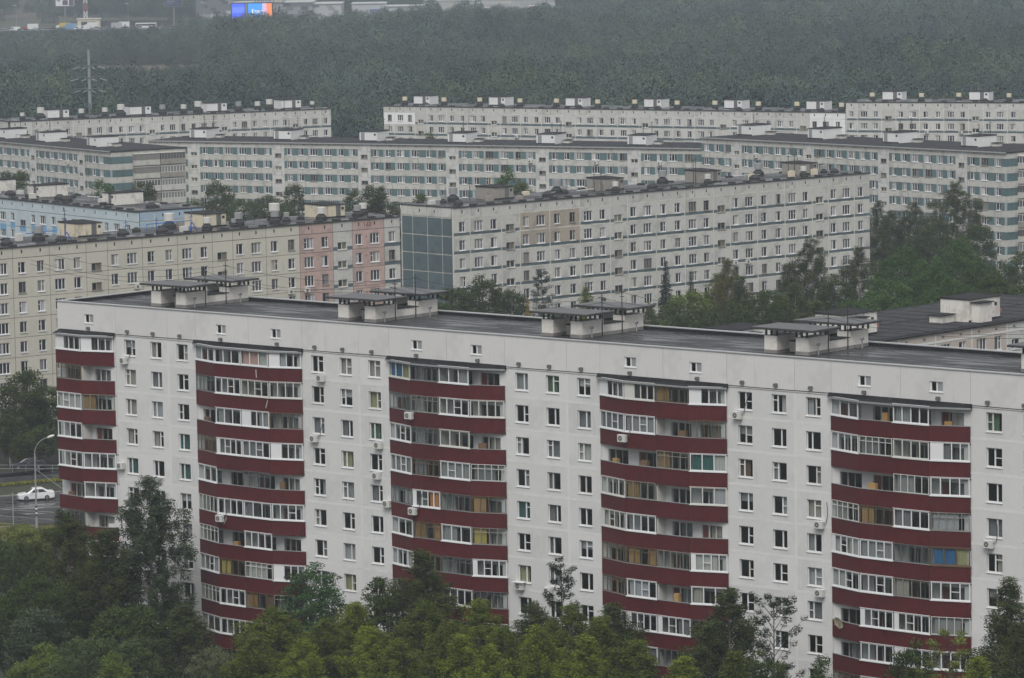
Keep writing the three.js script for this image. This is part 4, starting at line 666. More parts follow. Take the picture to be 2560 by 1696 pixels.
// every maker returns { trunk, sprays: { kind: [[x, y, z, scale xz, scale y, turn, tint], ...] } }
function birchTree(h, cr, seed, dens = 1) {
  const r = rng(seed), tk = new Geo(), sp = { strand0: [], strand1: [], strand2: [] }, lean = (r() - 0.5) * 0.06, lean2 = (r() - 0.5) * 0.06, axis = (t) => [lean * h * t * t + 0.15 * Math.sin(t * 7 + seed), h * t, lean2 * h * t * t];
  tk.tube([0, 0.2, 0.4, 0.6, 0.8, 0.97].map(axis), 0.14 + h * 0.004, 0.03, 6);
  const nb = Math.round(44 + h * 2.0);
  for (let b = 0; b < nb; b++) {
    const t = 0.22 + 0.77 * Math.pow((b + r()) / nb, 0.85), prof = Math.pow(Math.sin(Math.PI * Math.min(1, (1.02 - t) * 1.12 + 0.04)), 0.75) * (t > 0.75 ? 0.42 + (1 - t) * 2.1 : 1), len = cr * Math.max(0.1, prof) * (0.6 + 0.55 * r()), a = b * 2.4 + r(), up = 0.5 + 0.5 * t, o = axis(t), q = [];
    for (let s = 0; s <= 4; s++) { const f = s / 4; q.push([o[0] + Math.cos(a) * len * f, o[1] + len * up * f * (1.2 - 0.75 * f), o[2] + Math.sin(a) * len * f]); }
    tk.tube(q, 0.035, 0.008, 3);
    const nt = Math.max(2, Math.round((2.5 + len * 4.6) * dens)), tb = 0.82 + 0.36 * r();
    for (let s = 0; s < nt; s++) {
      const f = Math.min(1, 0.18 + 0.85 * Math.pow(r(), 0.8)), k = Math.min(3.999, f * 4), i = Math.floor(k), m = k - i, L = (0.55 + 0.95 * r()) * (t > 0.86 ? 0.55 : 1);
      sp['strand' + Math.floor(r() * 3)].push([q[i][0] + (q[i + 1][0] - q[i][0]) * m + (r() - 0.5) * 0.4, q[i][1] + (q[i + 1][1] - q[i][1]) * m + 0.15, q[i][2] + (q[i + 1][2] - q[i][2]) * m + (r() - 0.5) * 0.4, 1.15 + 0.9 * r(), L, r() * 6.28, tb * (0.88 + 0.24 * r())]);
    }
  }
  return { trunk: tk.build(), sprays: sp };
}
function roundTree(h, cr, seed, low = 0.25, dens = 1, size = 1) {
  const r = rng(seed), tk = new Geo(), sp = { tuft0: [], tuft1: [], tuft2: [] }, cy = h * (1 + low) / 2, ry = h * (1 - low) / 2;
  tk.tube([[0, 0, 0], [0.1, h * 0.3, 0.05], [0, h * 0.55, 0], [0.1, h * 0.8, -0.1]], 0.12 + h * 0.01, 0.05, 6);
  const lobes = Array.from({ length: 12 }, () => { const d = unit(r); d[1] = d[1] * 0.8 + 0.15; return [d, 0.75 + 0.5 * r(), 0.85 + 0.3 * r()]; });
  const nc = Math.round((40 + cr * (cr + 2 * ry) * 9) * dens / (size * size));
  for (let c = 0; c < nc; c++) {
    const d = unit(r); if (d[1] < -0.75) continue; let bulge = 0.72, tb = 1; for (const [l, s, t] of lobes) { const q = d[0] * l[0] + d[1] * l[1] + d[2] * l[2]; if (q > 0.62) { const g = 0.72 + 0.36 * s * (q - 0.62) / 0.38; if (g > bulge) { bulge = g; tb = t; } } }
    const inner = r() < 0.25 ? 0.5 + 0.35 * r() : 0.9 + 0.12 * r(), f = bulge * inner, x = d[0] * cr * f, y = cy + d[1] * ry * Math.min(1.02, f), z = d[2] * cr * f, sc = (0.75 + 0.65 * r()) * size;
    if (c % 9 === 0) tk.tube([[0.05, y * 0.55 + 0.1, 0], [x * 0.55, y * 0.85, z * 0.55], [x, y, z]], 0.06, 0.012, 3);
    sp['tuft' + Math.floor(r() * 3)].push([x, y, z, sc, sc * (0.8 + 0.3 * r()), r() * 6.28, tb * (0.88 + 0.24 * r())]);
  }
  return { trunk: tk.build(), sprays: sp };
}
function spruceTree(h, cr, seed) {
  const r = rng(seed), tk = new Geo(), sp = { needles0: [] }; tk.tube([[0, 0, 0], [0.05, h * 0.5, 0], [0, h * 0.99, 0]], 0.2, 0.02, 6);
  const n = Math.round(h * 20); for (let b = 0; b < n; b++) { const t = 0.1 + 0.885 * (b / n), len = (cr * (1.03 - t) * 1.15 + 0.15) * (0.65 + 0.55 * r()), a = b * 2.4 + r() * 0.5; sp.needles0.push([0, h * t, 0, len, Math.max(0.5, len), -a, 0.75 + 0.5 * r()]); }
  return { trunk: tk.build(), sprays: sp };
}
function sparseTree(h, cr, seed) {
  const r = rng(seed), tk = new Geo(), sp = { tuft0: [], tuft1: [] }, ax = (t) => [0.3 * Math.sin(t * 5 + seed) * t, h * t, 0.25 * Math.cos(t * 4 + seed) * t];
  tk.tube([0, 0.25, 0.5, 0.75, 0.98].map(ax), 0.14, 0.025, 6);
  for (let b = 0; b < 48; b++) {
    const t = 0.35 + 0.63 * (b + r()) / 48, len = cr * (0.35 + 0.9 * Math.sin(Math.PI * Math.min(1, (1.03 - t) * 1.35))) * (0.6 + 0.6 * r()), a = b * 2.4 + r(), o = ax(t), e = [o[0] + Math.cos(a) * len, o[1] + len * (0.55 + 0.5 * r()), o[2] + Math.sin(a) * len], mid = [(o[0] + e[0]) / 2 + 0.1 * (r() - 0.5), (o[1] + e[1]) / 2 + 0.1, (o[2] + e[2]) / 2]; tk.tube([o, mid, e], 0.035, 0.01, 4);
    const cl = 2 + Math.floor(r() * 3); for (let c = 0; c < cl; c++) { const f = 0.45 + 0.6 * r(), sc = 0.55 + 0.5 * r(); sp['tuft' + Math.floor(r() * 2)].push([o[0] + (e[0] - o[0]) * f, o[1] + (e[1] - o[1]) * f, o[2] + (e[2] - o[2]) * f, sc, sc * 0.8, r() * 6.28, 0.8 + 0.4 * r()]); }
  }
  return { trunk: tk.build(), sprays: sp };
}
const sprayM = new THREE.Matrix4(), sprayQ = new THREE.Quaternion(), UP = new THREE.Vector3(0, 1, 0);
function foliage(o, tree, mat, name = 'crown', v = 0) {
  const kinds = Object.keys(tree.sprays), list = kinds.flatMap((k) => tree.sprays[k]), im = shade(new THREE.InstancedMesh(spray[kinds[v % kinds.length]], mat, list.length)); im.name = name; im.userData.kind = 'stuff';
  list.forEach(([x, y, z, sx, sy, a, t], i) => { sprayM.compose(new THREE.Vector3(x, y, z), sprayQ.setFromAxisAngle(UP, a), new THREE.Vector3(sx, sy, sx)); im.setMatrixAt(i, sprayM); im.setColorAt(i, C(t, t, t)); });
  o.add(im);
}
const bark = { birch: std(C(0.42, 0.4, 0.36), { map: T.stained }), dark: std(C(0.06, 0.05, 0.042)) };
const leafMat = {}; for (const [k, c] of Object.entries({
  dark: [0.036, 0.053, 0.011], birch: [0.066, 0.086, 0.008], lime_birch: [0.104, 0.13, 0.009], birch_dark: [0.041, 0.054, 0.011], birch_grey: [0.042, 0.06, 0.026], olive_birch: [0.058, 0.076, 0.018], autumn_birch: [0.09, 0.08, 0.022],
  yellow: [0.11, 0.125, 0.025], autumn: [0.28, 0.18, 0.02], spruce: [0.014, 0.027, 0.015], rowan: [0.016, 0.026, 0.011], poplar: [0.033, 0.068, 0.02], olive: [0.05, 0.07, 0.022], pale: [0.085, 0.1, 0.045], green: [0.038, 0.074, 0.015], lime: [0.085, 0.115, 0.02], grey: [0.048, 0.066, 0.034],
})) leafMat[k] = phys(C(...c.map((v) => v * 1.45)), { vertexColors: true, side: THREE.DoubleSide, roughness: 0.8, specularIntensity: 0.2, transmission: 0.2, thickness: 0 });
const lookOf = { dark: 'dark green', birch: 'green', lime_birch: 'light green', birch_dark: 'dark drooping', birch_grey: 'tall grey-green drooping', olive_birch: 'olive green', autumn_birch: 'rust-tinged', yellow: 'yellow-green', autumn: 'yellow autumn', spruce: 'dark narrow', rowan: 'thin dark', poplar: 'dense dark green', olive: 'olive green', pale: 'pale-leaved', green: 'broad green', lime: 'round lime green', grey: 'grey-green' };
const TREES = [
  ["birch", "birch_dark", -42.0, -376.4, 18.4, 2.6],
  ["birch", "birch_dark", -37.4, -369.7, 17.7, 2.4],
  ["birch", "birch_grey", -33.3, -370.2, 22.4, 2.9],
  ["round", "dark", -51.8, -415.0, 9.7, 2.9],
  ["round", "yellow", -52.5, -432.0, 8.0, 2.3],
  ["shrub", "dark", -55.5, -425.0, 9.3, 1.4],
  ["round", "dark", -43.0, -369.3, 13.7, 3.4],
  ["round", "dark", -46.5, -368.4, 12.7, 3.0],
  ["round", "grey", -43.3, -361.7, 12.2, 2.2],
  ["round", "olive", -37.7, -354.2, 11.3, 2.5],
  ["shrub", "lime", -41.0, -350.4, 10.7, 1.5],
  ["shrub", "lime", -34.9, -347.8, 10.5, 1.3],
  ["round", "olive", -33.3, -353.0, 10.9, 2.3],
  ["birch", "birch_dark", -30.3, -363.6, 11.6, 1.8],
  ["round", "dark", -35.4, -364.1, 12.4, 3.0],
  ["shrub", "lime", -42.8, -349.3, 9.4, 1.7],
  ["shrub", "olive", -38.8, -344.6, 10.6, 1.9],
  ["shrub", "pale", -26.3, -345.6, 11.0, 1.9],
  ["round", "poplar", -18.0, -355.6, 16.7, 2.4],
  ["birch", "birch", -21.1, -350.4, 13.4, 2.8],
  ["birch", "birch", -16.6, -343.9, 13.7, 2.0],
  ["birch", "lime_birch", -18.1, -339.9, 12.6, 2.0],
  ["birch", "birch", -22.2, -340.8, 12.9, 2.2],
  ["birch", "lime_birch", -14.1, -345.7, 14.7, 2.2],
  ["round", "dark", -11.3, -348.6, 16.2, 2.4],
  ["birch", "birch_dark", -8.4, -346.1, 19.1, 2.4],
  ["birch", "lime_birch", -11.7, -334.4, 14.6, 2.2],
  ["birch", "birch", -7.6, -338.8, 16.0, 2.2],
  ["birch", "lime_birch", -3.4, -335.1, 16.6, 2.3],
  ["birch", "birch", -5.5, -329.0, 15.9, 2.1],
  ["birch", "lime_birch", -4.5, -324.2, 15.7, 1.8],
  ["birch", "birch", -1.2, -329.3, 15.4, 2.0],
  ["birch", "birch", -9.3, -325.7, 15.1, 2.1],
  ["birch", "lime_birch", -2.2, -318.3, 15.8, 1.7],
  ["sparse", "rowan", 3.9, -338.1, 19.2, 1.4],
  ["birch", "birch_dark", 1.7, -337.3, 15.9, 2.0],
  ["birch", "birch", 4.1, -329.9, 17.0, 2.7],
  ["birch", "lime_birch", 1.9, -325.2, 16.1, 2.1],
  ["birch", "birch_dark", 8.1, -331.8, 16.8, 2.3],
  ["birch", "birch", 7.0, -324.8, 16.8, 2.1],
  ["birch", "lime_birch", 5.3, -318.3, 16.6, 2.1],
  ["birch", "birch", 9.7, -317.2, 16.4, 1.9],
  ["birch", "birch", 8.2, -311.9, 16.7, 1.9],
  ["birch", "birch_dark", 17.1, -322.7, 19.3, 2.3],
  ["birch", "birch_dark", 15.0, -319.3, 17.3, 1.9],
  ["sparse", "rowan", 20.2, -317.4, 19.4, 2.1],
  ["round", "dark", 18.8, -309.3, 17.0, 1.8],
  ["shrub", "olive", 22.6, -300.8, 18.0, 1.0],
  ["birch", "lime_birch", 12.0, -306.0, 17.1, 1.8],
  ["shrub", "olive", 19.9, -297.8, 18.5, 1.1],
  ["birch", "birch", 16.2, -303.7, 17.8, 1.3],
  ["round", "dark", 30.2, -306.1, 18.2, 1.8],
  ["sparse", "yellow", 32.4, -300.3, 19.6, 2.1],
  ["birch", "birch_dark", 37.2, -305.4, 23.1, 2.2],
  ["birch", "birch_dark", 37.0, -296.3, 21.1, 1.6],
  ["birch", "lime_birch", 32.4, -289.6, 19.8, 1.7],
  ["round", "dark", -65.8, -545.0, 12.7, 2.8],
  ["round", "dark", -63.3, -548.0, 9.7, 2.4],
  ["round", "dark", -71.0, -560.0, 9.3, 2.7],
  ["birch", "birch_dark", -67.5, -541.0, 6.8, 2.0],
  ["round", "dark", -63.4, -540.0, 5.4, 2.3],
  ["birch", "birch_dark", -65.5, -538.0, 4.3, 1.7],
  ["round", "dark", -7.9, -585.0, 19.4, 3.0],
  ["round", "dark", -3.8, -590.0, 20.2, 3.1],
  ["round", "dark", -0.1, -590.0, 18.4, 2.5],
  ["spruce", "autumn", 2.3, -575.0, 18.4, 1.0],
  ["sparse", "rowan", 4.8, -588.0, 20.8, 1.6],
  ["birch", "lime_birch", 10.9, -600.0, 17.2, 1.6],
  ["spruce", "spruce", 22.0, -575.0, 23.4, 2.2],
  ["spruce", "spruce", 26.2, -590.0, 20.4, 1.4],
  ["birch", "autumn_birch", 31.8, -585.0, 22.3, 2.2],
  ["birch", "birch", 29.5, -590.0, 19.7, 2.5],
  ["round", "lime", 24.3, -545.0, 21.8, 4.4],
  ["round", "dark", 33.0, -540.0, 22.4, 4.0],
  ["birch", "birch_dark", 44.8, -600.0, 23.7, 3.7],
  ["birch", "birch_dark", 40.9, -598.0, 20.2, 2.2],
  ["birch", "birch_dark", 51.5, -600.0, 22.4, 3.1],
  ["birch", "olive_birch", 39.4, -560.0, 21.0, 3.6],
  ["round", "dark", 44.7, -560.0, 21.2, 3.6],
  ["round", "green", 57.2, -590.0, 22.9, 4.7],
  ["round", "green", 65.9, -600.0, 23.3, 5.5],
  ["round", "green", 57.9, -560.0, 23.4, 4.8],
  ["round", "dark", 66.8, -570.0, 22.9, 4.0],
  ["round", "dark", 73.6, -590.0, 22.6, 3.2],
  ["round", "green", 50.5, -545.0, 23.1, 3.8],
  ["round", "dark", 66.2, -540.0, 22.7, 3.8],
  ["round", "green", 57.6, -530.0, 23.8, 4.6],
  ["round", "dark", 28.7, -530.0, 22.0, 3.1],
  ["birch", "olive_birch", 19.0, -560.0, 18.6, 2.4],
  ["round", "olive", 21.8, -540.0, 20.4, 3.2],
  ["round", "dark", 26.1, -535.0, 20.0, 3.4],
  ["round", "dark", 35.3, -535.0, 20.8, 3.4],
  ["birch", "olive_birch", 40.5, -540.0, 20.5, 2.9],
  ["round", "green", 44.7, -535.0, 20.7, 3.4],
  ["round", "green", 51.4, -522.0, 22.4, 3.9],
  ["round", "dark", 61.5, -522.0, 22.3, 3.9],
  ["round", "dark", 66.0, -525.0, 21.9, 3.4],
  ["round", "dark", -10.3, -580.0, 17.7, 2.5],
  ["birch", "birch", 15.2, -575.0, 16.8, 2.1],
  ["round", "olive", 7.2, -575.0, 16.6, 2.1],
  ["birch", "birch_dark", 33.1, -575.0, 20.6, 2.5],
  ["birch", "birch_dark", 78.5, -718.0, 23.1, 4.6],
  ["birch", "birch_dark", 71.2, -718.0, 19.7, 3.5],
  ["birch", "birch_dark", 67.4, -718.0, 18.1, 3.1],
  ["birch", "birch_dark", 65.5, -722.0, 19.7, 2.3],
  ["round", "dark", 72.4, -700.0, 18.6, 4.1],
  ["round", "dark", 79.7, -692.0, 18.4, 2.6],
  ["round", "green", -74.3, -745.0, 24.5, 3.0],
  ["round", "birch_dark", -67.1, -745.0, 25.3, 2.0],
  ["round", "birch_dark", -93.9, -760.0, 25.6, 1.6],
  ["round", "birch_dark", -91.3, -760.0, 24.6, 1.6],
  ["round", "birch_dark", -55.1, -770.0, 22.4, 2.7],
  ["round", "olive", -48.7, -740.0, 21.0, 3.9],
  ["round", "olive", -44.0, -740.0, 21.0, 3.6],
  ["round", "birch_dark", -40.6, -765.0, 22.1, 2.2],
  ["round", "olive", -41.9, -745.0, 20.2, 2.8],
  ["round", "birch_dark", -28.9, -750.0, 21.8, 1.9],
  ["round", "birch_dark", -24.7, -750.0, 23.5, 2.3],
  ["round", "olive_birch", -16.7, -740.0, 22.5, 1.8],
  ["round", "birch_dark", -21.1, -740.0, 20.2, 1.6],
  ["round", "green", -1.2, -745.0, 25.7, 2.4],
  ["round", "olive_birch", 2.8, -745.0, 24.0, 2.0],
  ["round", "olive_birch", -57.7, -745.0, 21.1, 2.0],
  ["round", "olive_birch", -16.5, -845.0, 26.6, 1.3],
];
{
  const zone = (x, z) => (z > -440 ? (x < -24 ? ["the white block's near corner", 'beside the street'] : ['the white block', 'at its foot']) : z > -565 && x < -50 ? ['the street beside the car', 'across the road'] : z > -700 ? ['the teal-gabled block', 'behind the white roof'] : x > 60 ? ['the four-house striped block', 'at its foot'] : ['the long striped block', 'above the cream roof']);
  const proto = new Map(), count = new Map(); let n = 0;
  const kindName = { birch: 'birch_tree', round: 'broadleaf_tree', spruce: 'spruce_tree', sparse: 'rowan_tree', shrub: 'leafy_tree' }, kindWord = { birch: 'birch', round: 'broadleaf tree', spruce: 'spruce', sparse: 'sparse tree', shrub: 'small tree' };
  const ord = ['first', 'second', 'third', 'fourth', 'fifth', 'sixth', 'seventh', 'eighth', 'ninth', 'tenth', 'eleventh', 'twelfth', 'thirteenth', 'fourteenth', 'fifteenth', 'sixteenth', 'seventeenth', 'eighteenth', 'nineteenth', 'twentieth'];
  const sorted = TREES.map((t) => ({ t, key: [kindWord[t[0]], lookOf[t[1]], zone(t[2], t[3])[0]].join('|'), px: t[2] / -t[3] })).sort((a, b) => a.px - b.px), total = new Map(); for (const s of sorted) total.set(s.key, (total.get(s.key) ?? 0) + 1);
  for (const { t: [type, col, x, z, h, cr0], key } of sorted) {
    const cr = cr0 * (type === 'birch' ? (z > -440 ? 1.45 : 1.25) : type === 'round' ? 1.15 : 1.1), hb = Math.max(4, Math.round(h / 3) * 3), cb = Math.max(1, Math.round(cr * 1.25) / 1.25), far = z < -500, pk = [type, hb, cb, far ? 'f' : n % 2].join('|');
    if (!proto.has(pk)) { const sd = 900 + proto.size * 17; proto.set(pk, type === 'birch' ? birchTree(hb, cb, sd, far ? 0.85 : 1.15) : type === 'spruce' ? spruceTree(hb, cb, sd) : type === 'sparse' ? sparseTree(hb, cb, sd) : type === 'shrub' ? roundTree(hb, cb, sd, 0.35, 1.1, 0.8) : roundTree(hb, cb, sd, far ? 0.15 : 0.3, 1, far ? 1.35 : 1)); }
    const g = proto.get(pk), i = (count.get(key) ?? 0) + 1; count.set(key, i); n++;
    const [zn, extra] = zone(x, z), many = total.get(key) > 1, label = `${lookOf[col]} ${kindWord[type]} by ${zn}, ` + (many ? `${ord[Math.min(i, 20) - 1]} from the car side` : extra);
    const o = thing(kindName[type], label, 'tree', x, 0, z, (n * 1.7) % 6.28, 'trees before ' + zn);
    o.scale.set(cr / cb, h / hb, cr / cb);
    part('trunk', g.trunk, type === 'birch' ? bark.birch : bark.dark, o); foliage(o, g, leafMat[col], 'crown', n);
  }
}

// ---------- the wood beyond the blocks ----------
{
  const r = rng(77), variants = [];
  for (let v = 0; v < 6; v++) { // crowns for far trees: leafy sprays of about half a metre over a lumpy crown
    const lv = new Leaves(), tall = v < 3 ? 1.35 : 1.05, q = rng(500 + v), lobes = Array.from({ length: 8 }, () => [unit(q), 0.7 + 0.5 * q()]);
    for (let c = 0; c < 2600; c++) {
      const d = unit(q); if (d[1] < -0.3) continue; let f = 0.72; for (const [l, s] of lobes) { const k = d[0] * l[0] + d[1] * l[1] + d[2] * l[2]; if (k > 0.5) f = Math.max(f, 0.72 + 0.42 * s * (k - 0.5) / 0.5); } f *= 0.84 + 0.22 * q(); const pin = v < 3 ? 1 - 0.35 * Math.max(0, d[1]) : 1;
      const e = unit(q), nn = [d[0] * 1.2 + e[0] * 0.45, d[1] * 1.2 + e[1] * 0.4 + 0.25, d[2] * 1.2 + e[2] * 0.45], m = Math.hypot(...nn), g = unit(q), s = 0.055 + 0.06 * q();
      lv.add(d[0] * f * pin, d[1] * f * tall, d[2] * f * pin, s, s * 0.8, g[0], g[1], g[2], nn[0] / m, nn[1] / m, nn[2] / m, tintOfLeaf(q).map((w) => 0.65 + 0.35 * w));
    }
    variants.push(lv.build());
  }
  const mat = phys(C(1, 1, 1), { vertexColors: true, side: THREE.DoubleSide, roughness: 0.9, specularIntensity: 0.15 }), lists = variants.map(() => []);
  const nz = (x, z, s) => { // smooth patches
    const h = (i, j) => { let t = Math.imul(i * 374761393 + j * 668265263 + s * 974634777, 1274126177); t = (t ^ (t >>> 13)) >>> 0; return (t % 10007) / 10007; }; const i = Math.floor(x), j = Math.floor(z), u = x - i, v = z - j, a = u * u * (3 - 2 * u), b = v * v * (3 - 2 * v); return (h(i, j) * (1 - a) + h(i + 1, j) * a) * (1 - b) + (h(i, j + 1) * (1 - a) + h(i + 1, j + 1) * a) * b;
  };
  const tops = [[0.05, 0.077, 0.066], [0.058, 0.088, 0.068], [0.072, 0.102, 0.068], [0.042, 0.064, 0.064], [0.086, 0.112, 0.07]];
  for (let z = 952; z < 3400; z += 5.0 + (z > 1700 ? 1.2 : 0)) { const half = z * 0.15 + 30, st = 5.2 + (z > 1700 ? 1.2 : 0); for (let x = -half; x < half; x += st) {
    const X = x + (r() - 0.5) * st * 1.1, Z = z + (r() - 0.5) * 5, px = 1280 + X / Z * 10181; let h = 8.5 + 9 * nz(X / 45, Z / 75, 3) + 3 * nz(X / 9, Z / 12, 13) + 5 * r();
    if (r() < 0.05) h *= 0.6;
    // clearing with dry grass, then bushes before the motorway, the built-up strip, the fields
    if (px < 545 && Z > 1280 && Z < 1860) { if (Z > 1715 + 40 * nz(X / 20, 2, 9) || (Z > 1480 && r() < 0.25)) continue; h = Math.min(h, (75.2 - 75.2 * Z / 1775) * (0.6 + 0.32 * r()) + (px < 250 ? 6 * nz(X / 14, Z / 14, 4) : 0)); if (h < 0.8) continue; }
    if (px < 490 && Z > 1700 && Z < 2440) { if (Z > 2112) continue; h = Math.min(h, (75.2 - 69.4 * Z / 2150) * (0.6 + 0.25 * r())); }
    else if (px < 1560 && Z > 1850 && Z < 2420) { if (Z > 2085) continue; h = Math.min(h, (px < 720 ? 12.6 : px < 870 ? 13.2 : px < 1000 ? 15 : 16.5) * (0.8 + 0.22 * r())); }
    if (Z > 2420 && px < 1560) { if (px < 560) { const d = nz(X / 60, Z / 45, 5); if (d < 0.52 || (px < 380 && px > 40 && Z > 2560 && d < 0.7)) continue; } else if (r() < 0.5) continue; }
    if (Z > 2110 && px > 1560 && px < 2140) { if (Z < 2420 || r() < 0.4) continue; }
    if (Math.abs(X + 107) < 5 && Math.abs(Z - 1055) < 5) continue;
    const v = r() < 0.3 ? Math.floor(r() * 2) : 2 + Math.floor(r() * 4), w = Math.min(h * 0.6, (2.9 + 2.6 * r() * r() + 0.9 * nz(X / 30, Z / 30, 12)) * (0.75 + h / 40) * (Z > 1700 ? 1.25 : 1)), t = nz(X / 35, Z / 60, 6), c = pick(t < 0.4 ? [tops[0], tops[3], tops[1]] : t < 0.7 ? [tops[0], tops[1], tops[2]] : [tops[1], tops[2], tops[4]], r);
    lists[v].push([X, -Z, h, w, r() * 6.28, c.map((q) => q * (0.62 + 0.5 * nz(X / 40, Z / 70, 21) + 0.4 * nz(X / 11, Z / 16, 22)))]);
  } }
  const m4 = new THREE.Matrix4(), q = new THREE.Quaternion(), up = new THREE.Vector3(0, 1, 0);
  lists.forEach((l, v) => {
    const im = shade(new THREE.InstancedMesh(variants[v], mat, l.length)); im.name = numbered('forest'); im.userData.kind = 'stuff'; tag(im, ['mixed deciduous forest filling the land beyond the last blocks', 'taller pointed crowns within the far forest', 'rounded crowns within the far forest', 'darker rounded crowns within the far forest', 'lighter rounded crowns within the far forest', 'spreading crowns within the far forest'][v], 'forest');
    l.forEach(([x, z, h, w, a, c], i) => { m4.compose(new THREE.Vector3(x, h - w * 1.1, z), q.setFromAxisAngle(up, a), new THREE.Vector3(w, w * (1.1 + 0.35 * ((i * 7) % 11) / 11), w)); im.setMatrixAt(i, m4); im.setColorAt(i, C(...c)); });
    scene.add(im);
  });
}

// ---------- street beside the white block ----------
{
  const flat = (pts, y) => { const g = new THREE.BufferGeometry(), p = [], uv = [], i = []; for (const [x, z] of pts) { p.push(x, y, z); uv.push(x, z); } for (let k = 1; k < pts.length - 1; k++) i.push(0, k, k + 1); g.setAttribute('position', new THREE.Float32BufferAttribute(p, 3)); g.setAttribute('uv', new THREE.Float32BufferAttribute(uv, 2)); g.setIndex(i); g.computeVertexNormals(); if (g.attributes.normal.getY(0) < 0) { g.setIndex(i.slice().reverse()); g.computeVertexNormals(); } return g; };
  const asphalt = phys(C(0.06, 0.061, 0.064), { map: T.asphalt, roughness: 0.7, roughnessMap: T.wet, specularIntensity: 0.45 });
  struct('road', flat([[-115, -489], [-115, -462], [-57.5, -488], [-30, -500], [-20, -540], [-58, -516], [-66, -511.6], [-115, -488.5]].slice(1).concat([[-115, -486]]), 0.006), asphalt);
  // broad carriageway running past the car
  struct('road', flat([[-90, -502], [-90, -480], [-58, -487.5], [-38, -494], [-38, -527], [-58.1, -515.4], [-65.4, -512.1], [-90, -504]], 0.012), asphalt);
  struct('verge', flat([[-92, -509], [-92, -504.5], [-65.4, -512.4], [-58.1, -515.7], [-38, -527.4], [-38, -538], [-58.5, -526.4], [-66.6, -522]], 0.02), std(C(0.075, 0.085, 0.035), { map: T.grass, roughness: 1 }));
  struct('road', flat([[-95, -516], [-95, -509.2], [-66.6, -522.2], [-59.2, -526.6], [-38, -538.4], [-38, -552], [-60, -533], [-68, -535]], 0.016), asphalt);
  struct('verge', flat([[-72, -488], [-72, -476], [-50, -476], [-50, -489.6], [-58.2, -487.9], [-62.2, -490.4]], 0.024), std(C(0.2, 0.17, 0.055), { map: T.grass, roughness: 1 }));
  const kerb = (a, b, n) => { const L = Math.hypot(b[0] - a[0], b[1] - a[1]); const m = struct('kerb', box(0, L, 0, 0.14, -0.1, 0.1), M.slab); m.position.set(a[0], 0.01, a[1]); m.rotation.y = Math.atan2(-(b[1] - a[1]), b[0] - a[0]); };
  kerb([-90, -504.2], [-65.4, -512.2]); kerb([-65.4, -512.2], [-58.1, -515.55]); kerb([-58.1, -515.55], [-38, -527.2]); kerb([-90, -480], [-58, -487.6]); kerb([-66.6, -522.1], [-59.2, -526.5]); kerb([-92, -509.1], [-66.6, -522.1]);
  const paint = std(C(0.42, 0.42, 0.41), { map: T.stained, roughness: 0.7 });
  const stripe = (pts, w) => { for (let k = 0; k < pts.length - 1; k++) { const [x0, z0] = pts[k], [x1, z1] = pts[k + 1], l = Math.hypot(x1 - x0, z1 - z0), nx = -(z1 - z0) / l * w / 2, nz = (x1 - x0) / l * w / 2; struct('lane_marking', flat([[x0 + nx, z0 + nz], [x1 + nx, z1 + nz], [x1 - nx, z1 - nz], [x0 - nx, z0 - nz]], 0.0165), paint); } };
  stripe([[-84, -495.5], [-64.1, -502.1], [-57.1, -506.4], [-48, -511]], 0.16); stripe([[-84, -496.5], [-64, -501.5], [-56.2, -497.9], [-50, -494]], 0.16); stripe([[-80, -491], [-63.2, -496], [-56.2, -492], [-52, -489.8]], 0.14);
  for (const [x, z, s] of [[-62.4, -501.9, 1.4], [-60.6, -502.2, 1.9], [-58.9, -502.9, 2.3], [-59.6, -503.9, 1.6]]) stripe([[x - s, z + 0.5], [x + s, z + 0.15]], 0.22);
  stripe([[-60.9, -497.5], [-58.2, -497.3]], 0.16); stripe([[-60.4, -497.0], [-59.6, -497.4]], 0.3); stripe([[-59.0, -497.8], [-57.9, -497.4]], 0.12);
  // flowering strip and grass tufts along the verge
  const tufts = new Leaves(), r = rng(5); for (let k = 0; k < 5200; k++) { const t = r(), x = -70 + 16 * t, z = -520.3 - 4.4 * (t * 16 / 7.4 - 0.35) * 0.98 + (r() - 0.5) * 0.7, d = [(r() - 0.5) * 0.8, 1, (r() - 0.5) * 0.8], m = Math.hypot(...d), n = unit(r), c = r() < 0.5 ? [0.3, 0.25, 0.03] : [0.14, 0.18, 0.03]; tufts.add(x, 0.05, z, 0.3 + 0.25 * r(), 0.09, d[0] / m, d[1] / m, d[2] / m, n[0], n[1], n[2], c); }
  for (let k = 0; k < 6000; k++) { const x = -72 + 22 * r(), z = -476 - 12 * r(), d = [(r() - 0.5), 1, (r() - 0.5)], m = Math.hypot(...d), n = unit(r), c = r() < 0.6 ? [0.2, 0.18, 0.05] : [0.1, 0.12, 0.03]; if (z < -487.4) continue; tufts.add(x, 0.02, z, 0.2 + 0.2 * r(), 0.07, d[0] / m, d[1] / m, d[2] / m, n[0], n[1], n[2], c); }
  struct('grass', tufts.build(), phys(C(1, 1, 1), { vertexColors: true, side: THREE.DoubleSide, roughness: 0.9 }), 'stuff');
  // yellow bush under the lamp
  { const g = roundTree(1.6, 2.2, 61, 0.0, 1, 0.6), o = thing('bush', 'yellow-green bush at the foot of the street lamp', 'bush', -58.2, 0, -477.2); part('stems', g.trunk, bark.dark, o); foliage(o, g, leafMat.yellow, 'foliage'); }
  { const g = roundTree(1.5, 2.2, 62, 0.0, 1, 0.6), o = thing('bush', 'yellow-green bush on the dry verge before the first balcony stack', 'bush', -54.6, 0, -475.5); part('stems', g.trunk, bark.dark, o); foliage(o, g, leafMat.yellow, 'foliage'); }
